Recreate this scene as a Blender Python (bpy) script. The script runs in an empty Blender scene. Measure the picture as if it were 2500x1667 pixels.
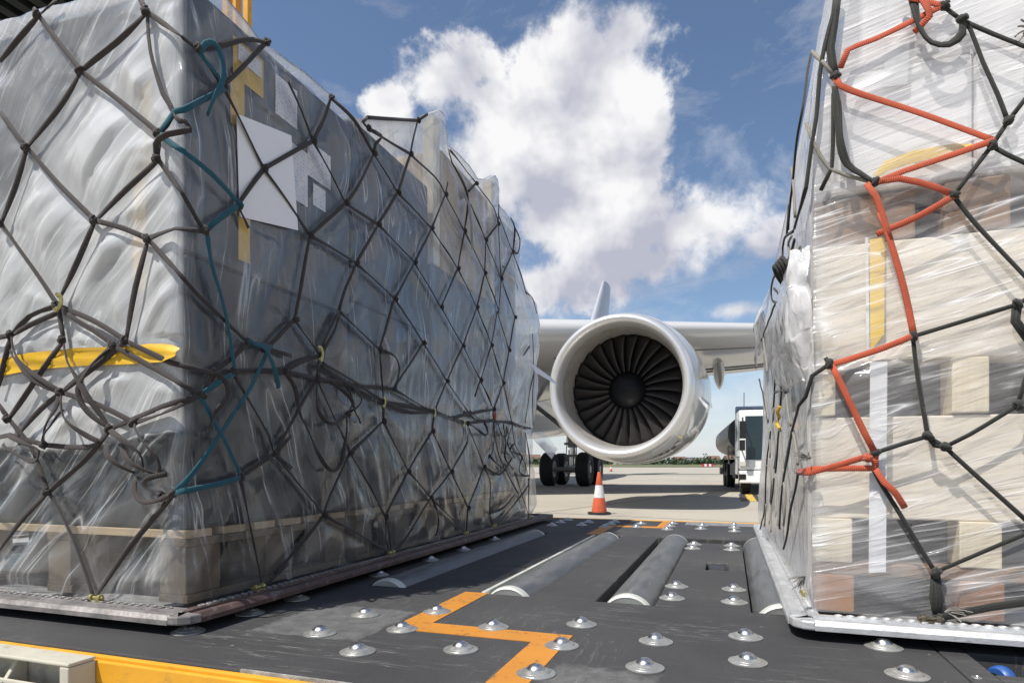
import bpy, math, random
import numpy as np
from mathutils import Vector, Matrix
random.seed(7); R=math.radians
sc=bpy.context.scene; col=sc.collection

# ------------------------------------------------------------------ helpers
class MB:
    """collects faces, then links them as ONE mesh object"""
    def __init__(s): s.v=[]; s.f=[]; s.m=[]; s.uv={}
    def face(s,idx,mi=0,uv=None):
        if uv: s.uv[len(s.f)]=uv
        s.f.append(tuple(idx)); s.m.append(mi)
    def box(s,x0,x1,y0,y1,z0,z1,mi=0,T=None):
        b=len(s.v)
        P=[(x0,y0,z0),(x1,y0,z0),(x1,y1,z0),(x0,y1,z0),(x0,y0,z1),(x1,y0,z1),(x1,y1,z1),(x0,y1,z1)]
        if T is not None: P=[tuple(T@Vector(p)) for p in P]
        s.v+=P
        for q in ((0,3,2,1),(4,5,6,7),(0,1,5,4),(1,2,6,5),(2,3,7,6),(3,0,4,7)): s.face([b+i for i in q],mi)
    def prism(s,poly,z0,z1,mi=0,T=None):
        """poly: xy outline (ccw), extruded in z"""
        b=len(s.v); n=len(poly)
        P=[(x,y,z0) for x,y in poly]+[(x,y,z1) for x,y in poly]
        if T is not None: P=[tuple(T@Vector(p)) for p in P]
        s.v+=P
        s.face([b+i for i in reversed(range(n))],mi); s.face([b+n+i for i in range(n)],mi)
        for i in range(n):
            j=(i+1)%n; s.face((b+i,b+j,b+n+j,b+n+i),mi)
    def lathe(s,prof,n=24,T=None,mi=0,cap=True,a0=0,a1=2*math.pi):
        """prof: (radius,height) rows, turned round z"""
        b=len(s.v); full=abs(a1-a0-2*math.pi)<1e-6; m=n if full else n+1
        for r,h in prof:
            for i in range(m):
                a=a0+(a1-a0)*i/n; p=(r*math.cos(a),r*math.sin(a),h)
                s.v.append(tuple(T@Vector(p)) if T is not None else p)
        for k in range(len(prof)-1):
            for i in range(n):
                j=(i+1)%m; s.face((b+k*m+i,b+k*m+j,b+(k+1)*m+j,b+(k+1)*m+i),mi)
        if cap and full:
            if prof[0][0]>1e-5: s.face([b+i for i in reversed(range(m))],mi)
            if prof[-1][0]>1e-5: s.face([b+(len(prof)-1)*m+i for i in range(m)],mi)
    def tube(s,pts,r,n=8,mi=0,flat=None,nrm=None,cap=True,twist=None):
        """sweep an ellipse along pts; flat=(w,h) half sizes laid against the surface normals nrm"""
        P=[Vector(p) for p in pts]; b=len(s.v); L=0; uvs=[]
        up=Vector((0,0,1))
        for i,p in enumerate(P):
            t=(P[min(i+1,len(P)-1)]-P[max(i-1,0)])
            if t.length<1e-7: t=Vector((0,0,1))
            t.normalize()
            if i: L+=(P[i]-P[i-1]).length
            uvs.append(L)
            N=Vector(nrm[i]) if nrm is not None else up
            S=t.cross(N)
            if S.length<1e-4: S=t.cross(Vector((1,0,.3)))
            S.normalize(); N=S.cross(t).normalized()
            if twist is not None:
                ca,sa=math.cos(twist[i]),math.sin(twist[i]); S,N=S*ca+N*sa,N*ca-S*sa
            w,h=flat if flat else (r,r)
            if callable(w): w=w(i)
            for k in range(n):
                a=2*math.pi*k/n; s.v.append(tuple(p+S*(w*math.cos(a))+N*(h*math.sin(a))))
        for i in range(len(P)-1):
            for k in range(n):
                j=(k+1)%n
                s.face((b+i*n+k,b+i*n+j,b+(i+1)*n+j,b+(i+1)*n+k),mi,[(k/n,uvs[i]),((k+1)/n,uvs[i]),((k+1)/n,uvs[i+1]),(k/n,uvs[i+1])])
        if cap:
            s.face([b+i for i in reversed(range(n))],mi); e=b+(len(P)-1)*n; s.face([e+i for i in range(n)],mi)
    def blob(s,c,rx,ry,rz,nu=10,nv=6,bump=0,mi=0,T=None):
        b=len(s.v); ph=random.random()*6
        for j in range(nv+1):
            th=math.pi*j/nv
            for i in range(nu):
                a=2*math.pi*i/nu; k=1+bump*math.sin(3*a+5*th+ph)
                p=Vector((rx*k*math.sin(th)*math.cos(a),ry*k*math.sin(th)*math.sin(a),rz*k*math.cos(th)))
                if T is not None: p=T@p
                s.v.append((c[0]+p[0],c[1]+p[1],c[2]+p[2]))
        for j in range(nv):
            for i in range(nu):
                k=(i+1)%nu; s.face((b+j*nu+i,b+(j+1)*nu+i,b+(j+1)*nu+k,b+j*nu+k),mi)
    def grid(s,V,mi=0):
        """V: rows of points"""
        b=len(s.v); n=len(V[0])
        for row in V: s.v+=[tuple(p) for p in row]
        for i in range(len(V)-1):
            for j in range(n-1): s.face((b+i*n+j,b+i*n+j+1,b+(i+1)*n+j+1,b+(i+1)*n+j),mi)
    def build(s,name,mats,parent=None,smooth=False,bevel=0,loc=None,segs=2,angle=40):
        me=bpy.data.meshes.new(name); me.from_pydata(s.v,[],s.f); me.update()
        if not isinstance(mats,(list,tuple)): mats=[mats]
        for m in mats: me.materials.append(m)
        if len(mats)>1: me.polygons.foreach_set('material_index',s.m)
        if s.uv:
            uvl=me.uv_layers.new(name='UVMap')
            for fi,uv in s.uv.items():
                st=me.polygons[fi].loop_start
                for k,q in enumerate(uv): uvl.data[st+k].uv=q
        if smooth: me.polygons.foreach_set('use_smooth',[True]*len(me.polygons))
        o=bpy.data.objects.new(name,me); col.objects.link(o)
        if smooth and angle: me.set_sharp_from_angle(angle=R(angle))
        if bevel:
            md=o.modifiers.new('edge','BEVEL'); md.width=bevel; md.segments=segs; md.limit_method='ANGLE'; md.angle_limit=R(35)
        if loc: o.location=loc
        if parent: o.parent=parent
        return o
def tag(o,label=None,cat=None,group=None,kind=None):
    if label: o['label']=label
    if cat: o['category']=cat
    if group: o['group']=group
    if kind: o['kind']=kind
    return o
def empty(name,loc=(0,0,0),rz=0,**k):
    o=bpy.data.objects.new(name,None); o.location=loc; o.rotation_euler=(0,0,rz); o.empty_display_size=.2; col.objects.link(o); return tag(o,**k)
def copy_tree(o,parent=None):
    c=o.copy(); col.objects.link(c)
    if parent: c.parent=parent
    for ch in list(o.children): copy_tree(ch,c)
    return c
def AX(d,o=(0,0,0)):
    """matrix turning the z axis to direction d at o"""
    return Matrix.Translation(Vector(o))@Vector((0,0,1)).rotation_difference(Vector(d)).to_matrix().to_4x4()

# ------------------------------------------------------------------ materials
class NT:
    def __init__(s,tree): s.t=tree; s.L=tree.links
    def n(s,typ,inp=None,**at):
        x=s.t.nodes.new(typ)
        for k,v in at.items(): setattr(x,k,v)
        for k,v in (inp or {}).items():
            sk=x.inputs[k]
            if isinstance(v,bpy.types.NodeSocket): s.L.new(v,sk)
            else: sk.default_value=v
        return x
    def math(s,op,a,b=0.0,c=0.0,clamp=False):
        x=s.n('ShaderNodeMath',operation=op); x.use_clamp=clamp
        for i,v in enumerate((a,b,c)):
            if isinstance(v,bpy.types.NodeSocket): s.L.new(v,x.inputs[i])
            else: x.inputs[i].default_value=v
        return x.outputs[0]
    def mix(s,f,a,b,bt='MIX'):
        x=s.n('ShaderNodeMix',data_type='RGBA',blend_type=bt)
        for sk,v in ((x.inputs[0],f),(x.inputs[6],a),(x.inputs[7],b)):
            if isinstance(v,bpy.types.NodeSocket): s.L.new(v,sk)
            else: sk.default_value=v if not isinstance(v,tuple) or len(v)==4 else (*v,1)
        return x.outputs[2]
    def noise(s,scale,vec=None,detail=4,rough=.55,dist=0):
        x=s.n('ShaderNodeTexNoise',{'Scale':scale,'Detail':detail,'Roughness':rough,'Distortion':dist})
        if vec is not None: s.L.new(vec,x.inputs['Vector'])
        return x.outputs['Fac']
    def ramp(s,f,a,b,va=0.,vb=1.):
        x=s.n('ShaderNodeMapRange',{'From Min':a,'From Max':b,'To Min':va,'To Max':vb},clamp=True)
        s.L.new(f,x.inputs['Value']); return x.outputs[0]
    def obj(s,scale=None,rot=None):
        c=s.n('ShaderNodeTexCoord').outputs['Object']
        return s.mapv(c,scale,rot) if scale or rot else c
    def mapv(s,c,scale=None,rot=None,loc=None):
        m=s.n('ShaderNodeMapping'); s.L.new(c,m.inputs[0])
        if scale: m.inputs['Scale'].default_value=scale
        if rot: m.inputs['Rotation'].default_value=rot
        if loc: m.inputs['Location'].default_value=loc
        return m.outputs[0]
    def bump(s,h,strength=.3,dist=.01):
        x=s.n('ShaderNodeBump',{'Strength':strength,'Distance':dist}); s.L.new(h,x.inputs['Height']); return x.outputs[0]
def newmat(name):
    m=bpy.data.materials.new(name); m.use_nodes=True; t=m.node_tree; t.nodes.clear()
    nt=NT(t); out=t.nodes.new('ShaderNodeOutputMaterial'); return m,nt,out
def principled(nt,out,**k):
    p=nt.n('ShaderNodeBsdfPrincipled')
    for a,v in k.items():
        sk=p.inputs[a.replace('_',' ')]
        if isinstance(v,bpy.types.NodeSocket): nt.L.new(v,sk)
        else: sk.default_value=(*v,1) if isinstance(v,tuple) and len(v)==3 else v
    nt.L.new(p.outputs[0],out.inputs[0]); return p
def c3(c,k=1): return (c[0]*k,c[1]*k,c[2]*k)
def mat(name,c,rough=.5,metal=0,var=.25,scale=6,bump=.0,bscale=60,spec=.5,dirt=None,stretch=None,rv=1):
    """plain surface: base colour with mottling, optional dirt colour and fine bump"""
    m,nt,out=newmat(name); co=nt.obj(stretch)
    n1=nt.noise(scale,co,6,.6); base=nt.mix(nt.ramp(n1,.3,.7),c3(c,1-var),c3(c,1+var*.6))
    if dirt:
        n2=nt.noise(scale*2.3,co,8,.7); base=nt.mix(nt.ramp(n2,.55,.72,0,.75),base,dirt)
    k=dict(Base_Color=base,Roughness=nt.ramp(nt.noise(scale*3,co,4),.3,.7,max(.04,rough-.1*rv),min(1,rough+.12*rv)),Metallic=metal,Specular_IOR_Level=spec)
    if bump: k['Normal']=nt.bump(nt.noise(bscale,co,5,.6),bump,.004)
    principled(nt,out,**k); return m
M={}
M['deck']=None
def deck_mat():
    m,nt,out=newmat('anti_slip_deck_paint'); co=nt.obj()
    big=nt.noise(1.6,co,5,.6); fine=nt.noise(260,co,3,.7)
    base=nt.mix(nt.ramp(big,.35,.7),(.042,.042,.044),(.066,.066,.068))
    # worn lighter patches
    sx=nt.n('ShaderNodeSeparateXYZ'); nt.L.new(co,sx.inputs[0])
    wob=nt.math('MULTIPLY',nt.math('SUBTRACT',nt.noise(14,co,5,.65),.5),.10)
    def box(cx,cy,hx,hy):
        dx=nt.math('SUBTRACT',nt.math('ABSOLUTE',nt.math('SUBTRACT',sx.outputs[0],cx)),hx)
        dy=nt.math('SUBTRACT',nt.math('ABSOLUTE',nt.math('SUBTRACT',sx.outputs[1],cy)),hy)
        return nt.math('ADD',nt.math('MAXIMUM',dx,dy),wob)
    d=box(-1.0,1.46,.16,.16)
    for b in ((-.24,1.16,.11,.13),(.03,1.13,.1,.09)): d=nt.math('MINIMUM',d,box(*b))
    worn=nt.math('MULTIPLY',nt.ramp(d,.004,-.012),nt.ramp(nt.noise(22,co,6,.7),.3,.6,.25,1))
    base=nt.mix(nt.math('MULTIPLY',worn,.85),base,(.165,.165,.165))
    sc1=nt.ramp(nt.noise(3,nt.obj((1,14,1),(0,0,.5)),8,.72),.60,.70,0,.6)
    base=nt.mix(sc1,base,(.13,.13,.13))
    ln=nt.math('SUBTRACT',1,nt.math('ABSOLUTE',nt.math('SUBTRACT',nt.math('MULTIPLY',nt.noise(1,nt.obj((2.5,34,1),(0,0,.9)),3,.6),2),1)))
    base=nt.mix(nt.math('MULTIPLY',nt.math('POWER',ln,90),nt.ramp(nt.noise(2.2,co,2),.5,.62,0,.6)),base,(.34,.33,.32))
    ln2=nt.math('SUBTRACT',1,nt.math('ABSOLUTE',nt.math('SUBTRACT',nt.math('MULTIPLY',nt.noise(1,nt.obj((40,3,1),(0,0,-.25)),3,.6),2),1)))
    base=nt.mix(nt.math('MULTIPLY',nt.math('POWER',ln2,110),nt.ramp(nt.noise(1.7,co,2),.52,.62,0,.5)),base,(.30,.295,.29))
    sc2=nt.ramp(nt.noise(5,nt.obj((9,.8,1),(0,0,.1)),8,.75),.66,.74,0,.35)
    base=nt.mix(sc2,base,(.16,.155,.15))
    spk=nt.ramp(nt.noise(90,co,2,.5),.76,.80,0,.9); base=nt.mix(spk,base,(.4,.39,.37))
    base=nt.mix(nt.ramp(fine,.3,.7,0,.5),base,c3((.02,.02,.021)))
    principled(nt,out,Base_Color=base,Roughness=nt.ramp(big,.3,.7,.62,.8),Specular_IOR_Level=.42,Normal=nt.bump(fine,.5,.0015)); return m
M['deck']=deck_mat()
def marking_mat(name,c,under,wear=.5):
    m,nt,out=newmat(name); co=nt.obj()
    w=nt.ramp(nt.noise(38,co,8,.75),wear,wear+.1,0,.85); w2=nt.ramp(nt.noise(7,co,6,.6),.3,.7,.0,.35)
    b=nt.mix(w2,c,c3(c,.6)); b=nt.mix(w,b,under)
    principled(nt,out,Base_Color=b,Roughness=.6,Normal=nt.bump(nt.noise(220,co,3),.35,.0015)); return m
M['mark_orange']=marking_mat('worn_orange_marking_paint',(.52,.215,.028),(.06,.05,.04),.56)
M['yellow_paint']=mat('yellow_steel_paint',(.68,.33,.02),.42,0,.18,4,.15,120,dirt=(.22,.14,.05))
M['white_edge']=mat('chipped_concrete_grey_edge',(.30,.295,.28),.8,0,.5,40,.6,200)
M['beige']=mat('beige_steel_paint',(.46,.44,.37),.5,0,.12,5,.1,100,dirt=(.22,.19,.14))
M['dark_steel']=mat('dark_painted_steel',(.022,.024,.028),.5,0,.3,5)
def roller_mat():
    m,nt,out=newmat('zinc_plated_roller_tube'); co=nt.obj()
    n=nt.noise(5,nt.obj((5,1,5)),7,.7); s=nt.noise(3,nt.obj((30,1.2,30)),7,.7)
    b=nt.mix(nt.ramp(n,.35,.68),(.105,.11,.115),(.21,.215,.22)); b=nt.mix(nt.ramp(s,.6,.72,0,.55),b,(.42,.42,.42))
    principled(nt,out,Base_Color=b,Metallic=.45,Roughness=nt.ramp(n,.3,.7,.38,.58),Normal=nt.bump(s,.12,.003)); return m
M['roller']=roller_mat()
M['galv']=mat('galvanised_cap',(.62,.63,.58),.42,.25,.15,8,.1,100)
M['steel']=mat('polished_steel_ball',(.60,.60,.61),.31,1,.12,30,.04,120)
M['flange']=mat('zinc_pressed_flange',(.44,.44,.42),.38,.65,.25,25,.15,150,dirt=(.14,.12,.1))
M['blue']=mat('blue_polyurethane_tread',(.022,.085,.30),.42,0,.25,20)
M['blackplastic']=mat('black_plastic',(.012,.012,.013),.4,0,.2,10)
M['alu']=mat('worn_aluminium_rail',(.60,.61,.62),.42,.55,.22,12,.25,90,dirt=(.2,.19,.18),stretch=(1,1,3))
M['alu_old']=mat('scraped_dirty_aluminium_rail',(.27,.255,.25),.5,.4,.45,16,.45,90,dirt=(.13,.07,.045))
M['alu_red']=mat('faded_red_brown_rail',(.10,.062,.056),.55,.2,.4,14,.3,90,dirt=(.32,.31,.3))
M['brass']=mat('yellow_passivated_steel',(.42,.38,.17),.35,.75,.3,40,.2,150)
def web(name,c,hi,pitch=.0042,rough=.75,braid=False):
    m,nt,out=newmat(name); uv=nt.n('ShaderNodeTexCoord').outputs['UV']; sx=nt.n('ShaderNodeSeparateXYZ'); nt.L.new(uv,sx.inputs[0])
    v=nt.math('MULTIPLY',sx.outputs[1],2*math.pi/pitch)
    if braid:
        u=nt.math('MULTIPLY',sx.outputs[0],2*math.pi*4)
        w=nt.math('MULTIPLY',nt.math('SINE',nt.math('ADD',v,u)),nt.math('SINE',nt.math('SUBTRACT',v,u)))
    else: w=nt.math('SINE',v)
    w=nt.ramp(w,-1,1); co=nt.obj()
    n=nt.noise(9,co,5,.6); b=nt.mix(nt.ramp(n,.3,.7),c3(c,.75),c3(c,1.25)); b=nt.mix(nt.math('MULTIPLY',w,.8),b,hi)
    b=nt.mix(nt.ramp(nt.noise(120,co,3),.55,.75,0,.4),b,c3(hi,1.2))
    principled(nt,out,Base_Color=b,Roughness=rough,Specular_IOR_Level=.3,Sheen_Weight=.15,Normal=nt.bump(w,.6,.0012)); return m
M['web_brown']=web('brown_ribbed_net_webbing',(.012,.010,.010),(.060,.048,.047),.0058)
M['web_dark']=web('dark_olive_braided_net_rope',(.012,.013,.012),(.040,.041,.036),.006,braid=True)
M['web_light']=web('grey_green_braided_net_rope',(.13,.125,.105),(.36,.34,.29),.006,braid=True)
M['web_black']=web('black_tarred_net_rope',(.010,.010,.011),(.02,.02,.021),.006,braid=True)
M['teal']=web('teal_lashing_strap',(.005,.052,.080),(.014,.11,.15))
M['orange_strap']=web('orange_lashing_strap',(.35,.052,.020),(.50,.115,.06),.0046)
M['hair']=mat('frayed_grey_fibre',(.2,.19,.17),.9,0,.3,60)
def film_mat(name,tint,gloss,rough,streak,milk_k,mmin,mmax,wr,crk,pw,cs,absorb=.28,s2rot=.22):
    """clear polythene: see-through, milky where layers and folds gather, with a glossy skin; the
    'fold' attribute runs across (x) and along (y) the creases of the sheet"""
    m,nt,out=newmat(name); co=nt.obj()
    at=nt.n('ShaderNodeAttribute',attribute_name='milk').outputs['Fac']
    fo=nt.n('ShaderNodeAttribute',attribute_name='fold').outputs['Vector']
    sk=lambda sc_,off,rz=0: nt.mapv(fo,sc_,(0,0,rz),off)
    st=nt.noise(1,sk((streak[0],streak[1],1),(0,0,0)),5,.6); st2=nt.noise(1,sk((streak[0]*2.6,streak[1]*2,1),(3,7,0),s2rot),4,.6)
    cl=nt.noise(5,co,4,.5)
    k=nt.math('ADD',at,nt.math('MULTIPLY',nt.math('SUBTRACT',st,.5),milk_k))
    k=nt.math('ADD',k,nt.math('MULTIPLY',nt.math('SUBTRACT',st2,.5),milk_k*.7))
    k=nt.math('ADD',k,nt.math('MULTIPLY',nt.math('SUBTRACT',cl,.5),milk_k*.6))
    k=nt.math('MINIMUM',nt.math('MAXIMUM',k,mmin),mmax)
    def crease(sx_,sy_,rz,off,p,msc):
        n=nt.noise(1,sk((sx_,sy_,1),off,rz),2,.45); r=nt.math('SUBTRACT',1,nt.math('ABSOLUTE',nt.math('SUBTRACT',nt.math('MULTIPLY',n,2),1)))
        return nt.math('MULTIPLY',nt.math('POWER',r,p),nt.ramp(nt.noise(msc,co,3),.45,.60))
    c1=crease(cs[0],cs[1],0,(9,2,0),pw,3.1); c2=crease(cs[0]*.7,cs[1]*1.1,.75,(4,5,0),pw*1.3,4.3); c3_=crease(cs[0]*1.2,cs[1],-.4,(1,8,0),pw*.9,5.7)
    cr=nt.math('MAXIMUM',nt.math('MAXIMUM',c1,c2),c3_)
    k=nt.math('MINIMUM',nt.math('ADD',k,nt.math('MULTIPLY',cr,crk)),.93)
    h=nt.math('ADD',nt.math('ADD',nt.math('MULTIPLY',st,.7),nt.math('MULTIPLY',st2,.3)),nt.math('MULTIPLY',cr,.10))
    mc=nt.math('MULTIPLY',crease(cs[0]*3.4,cs[1]*6,.35,(6,6,0),14,7.3),.055); h=nt.math('ADD',h,mc)
    nrm=nt.bump(h,wr,.02)
    tr=nt.n('ShaderNodeBsdfTransparent',{'Color':(.96,.965,.97,1)})
    df=nt.n('ShaderNodeBsdfDiffuse',{'Color':(*tint,1),'Normal':nrm}); tl=nt.n('ShaderNodeBsdfTranslucent',{'Color':(*tint,1),'Normal':nrm})
    mx=nt.n('ShaderNodeMixShader',{0:absorb}); nt.L.new(df.outputs[0],mx.inputs[1]); nt.L.new(tl.outputs[0],mx.inputs[2])
    m1=nt.n('ShaderNodeMixShader'); nt.L.new(k,m1.inputs[0]); nt.L.new(tr.outputs[0],m1.inputs[1]); nt.L.new(mx.outputs[0],m1.inputs[2])
    gl=nt.n('ShaderNodeBsdfGlossy',{'Color':(1,1,1,1),'Roughness':rough,'Normal':nrm})
    dt=nt.n('ShaderNodeVectorMath',operation='DOT_PRODUCT'); nt.L.new(nt.n('ShaderNodeNewGeometry').outputs['Incoming'],dt.inputs[0]); nt.L.new(nrm,dt.inputs[1])
    cs_=nt.math('SUBTRACT',1,nt.math('ABSOLUTE',dt.outputs['Value']),clamp=True); fr=nt.math('ADD',.04,nt.math('MULTIPLY',nt.math('POWER',cs_,5),.9))   # two faced, so light leaving the load passes as well
    m2=nt.n('ShaderNodeMixShader'); nt.L.new(nt.math('MULTIPLY',fr,gloss,clamp=True),m2.inputs[0]); nt.L.new(m1.outputs[0],m2.inputs[1]); nt.L.new(gl.outputs[0],m2.inputs[2])
    nt.L.new(m2.outputs[0],out.inputs[0]); return m
M['film_grey']=film_mat('loose_translucent_polythene',(.81,.83,.85),1.45,.13,(26,1.0),.12,.01,.88,.27,.55,95,(8,.55))
M['film_clear']=film_mat('tight_stretch_film',(.92,.92,.93),1.3,.12,(26,1.5),.22,.03,.82,.6,.65,60,(12,1.0),.2,.95)
def wood(name,c,axis=0,dark=.55):
    m,nt,out=newmat(name); sc_=[26,26,26]; sc_[axis]=1.6; co=nt.obj(tuple(sc_))
    g=nt.noise(1,co,7,.65,.6); b=nt.mix(nt.ramp(g,.3,.72),c3(c,dark),c)
    kn=nt.ramp(nt.noise(7,nt.obj(),2,.4),.74,.78,0,.7); b=nt.mix(kn,b,c3(c,.35))
    principled(nt,out,Base_Color=b,Roughness=.65,Normal=nt.bump(g,.25,.003)); return m
M['pine']=wood('pale_pine_board',(.82,.74,.62),0,.84)
M['pine_v']=wood('pale_pine_post',(.80,.70,.52),2,.8)
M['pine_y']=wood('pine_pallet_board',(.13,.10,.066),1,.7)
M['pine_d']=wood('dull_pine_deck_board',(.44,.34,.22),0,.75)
M['pine_s']=wood('shaded_pine_deck_board',(.36,.29,.20),0,.7)  # shaded copy of the deck board, the shade put into its colour
M['timber']=wood('weathered_brown_timber',(.34,.21,.12),0,.45)
M['redwood']=wood('red_brown_block',(.40,.17,.05),0,.6)
M['carton_dark']=mat('dark_grey_shrouded_carton',(.026,.031,.039),.55,0,.35,3,.2,30)
M['carton_grey']=mat('grey_shrouded_carton',(.075,.085,.10),.6,0,.2,3,.2,30)
M['carton_white']=mat('off_white_shrouded_carton',(.80,.79,.79),.6,0,.08,4)
M['carton_tan']=mat('tan_cardboard',(.42,.31,.20),.75,0,.15,6)
M['interior']=mat('grey_gap_shade',(.10,.095,.10),.6,0,.3,6)  # dark tone standing in for the shade inside the gaps
M['paper']=mat('white_paper',(.80,.80,.83),.75,0,.03,3)
def label_mat():
    m,nt,out=newmat('printed_paper_label'); co=nt.obj(); sx=nt.n('ShaderNodeSeparateXYZ'); nt.L.new(co,sx.inputs[0])
    row=nt.math('GREATER_THAN',nt.math('FRACT',nt.math('MULTIPLY',sx.outputs[2],85)),.62); ink=nt.math('GREATER_THAN',nt.noise(1,nt.obj((1,95,85)),2,.5),.53)
    b=nt.mix(nt.math('MULTIPLY',nt.math('MULTIPLY',row,ink),.45),(.70,.69,.72),(.2,.2,.22))
    principled(nt,out,Base_Color=b,Roughness=.7); return m
M['label_grey']=label_mat()
M['tape_yellow']=mat('yellow_adhesive_tape',(.62,.38,.03),.35,0,.15,12,.2,50)
M['tape_bright']=mat('bright_yellow_tape',(.86,.58,.05),.35,0,.12,12)
M['tape_ochre']=mat('ochre_adhesive_tape',(.60,.38,.05),.4,0,.2,12)
M['tape_white']=mat('white_strapping_tape',(.74,.74,.75),.5,0,.06,12)
M['hem']=mat('milky_folded_film',(.62,.63,.64),.4,0,.1,12)

# polylines of the nets and lashings: (style, [(x, y, z, face)])
NET_L_KNOTS=[
(-1.844,1.252,2.144,0),
(-1.44,1.252,2.06,0),
(-1.678,1.252,1.954,0),
(-1.891,1.252,1.78,0),
(-1.403,1.252,1.67,0),
(-1.626,1.252,1.539,0),
(-1.998,1.252,1.577,0),
(-1.322,1.296,1.969,1),
(-1.322,1.561,2.151,1),
(-1.322,1.387,1.921,1),
(-1.322,1.552,1.766,1),
(-1.322,1.445,1.617,1),
(-1.398,1.252,1.736,0),
(-1.438,1.252,1.468,0),
(-1.322,1.323,1.5,1),
(-1.768,1.252,1.321,0),
(-1.955,1.252,1.252,0),
(-1.745,1.252,1.224,0),
(-1.515,1.252,1.207,0),
(-1.559,1.252,1.198,0),
(-1.754,1.252,1.08,0),
(-1.967,1.252,1.012,0),
(-1.57,1.252,0.976,0),
(-1.484,1.252,0.989,0),
(-1.322,1.482,1.233,1),
(-1.322,1.353,1.127,1),
(-1.322,1.313,1.063,1),
(-1.322,1.425,1.141,1),
(-1.806,1.252,0.804,0),
(-1.632,1.252,0.517,0),
(-1.349,1.252,0.806,0),
(-1.322,1.6,0.913,1),
(-1.322,1.453,0.844,1),
(-1.322,1.546,0.508,1),
(-1.817,1.252,0.935,0),
(-1.388,1.252,0.798,0),
(-1.322,1.788,1.963,1),
(-1.322,1.886,2.162,1),
(-1.322,1.772,1.641,1),
(-1.322,1.98,1.83,1),
(-1.322,2.17,2.099,1),
(-1.322,2.361,2.024,1),
(-1.322,2.203,1.832,1),
(-1.322,2.47,2.235,1),
(-1.322,2.538,2.417,1),
(-1.322,2.127,2.175,1),
(-1.322,2.831,2.204,1),
(-1.322,2.678,1.985,1),
(-1.322,2.511,1.774,1),
(-1.322,2.047,1.631,1),
(-1.322,2.336,1.572,1),
(-1.322,3.066,2.107,1),
(-1.322,2.981,1.885,1),
(-1.322,2.781,1.64,1),
(-1.322,3.228,2.425,1),
(-1.322,3.371,2.163,1),
(-1.322,3.36,1.971,1),
(-1.322,3.239,1.747,1),
(-1.322,3.576,2.328,1),
(-1.322,3.628,2.012,1),
(-1.322,3.847,2.247,1),
(-1.322,1.694,1.345,1),
(-1.322,1.828,1.252,1),
(-1.322,2.214,1.336,1),
(-1.322,2.596,1.434,1),
(-1.322,3.046,1.501,1),
(-1.322,2.848,1.292,1),
(-1.322,3.293,1.352,1),
(-1.322,3.465,1.579,1),
(-1.322,3.776,1.602,1),
(-1.322,1.808,1.17,1),
(-1.322,2.247,1.132,1),
(-1.322,2.709,1.133,1),
(-1.322,3.105,1.099,1),
(-1.322,3.501,1.205,1),
(-1.322,2.242,1.054,1),
(-1.322,2.685,1.038,1),
(-1.322,2.008,0.924,1),
(-1.322,2.45,0.852,1),
(-1.322,2.9,0.844,1),
(-1.322,3.348,0.868,1),
(-1.322,1.848,0.707,1),
(-1.322,2.259,0.67,1),
(-1.322,2.67,0.727,1),
(-1.322,3.115,0.65,1),
(-1.322,3.085,0.517,1),
(-1.322,1.644,1.172,1),
(-1.322,2.324,1.193,1),
(-1.322,1.985,1.064,1),
(-1.322,3.891,1.835,1),
(-1.322,3.514,0.503,1),
(-1.322,4.191,0.52,1),
(-1.322,3.667,1.381,1),
(-1.322,2.305,0.511,1),
]
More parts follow.
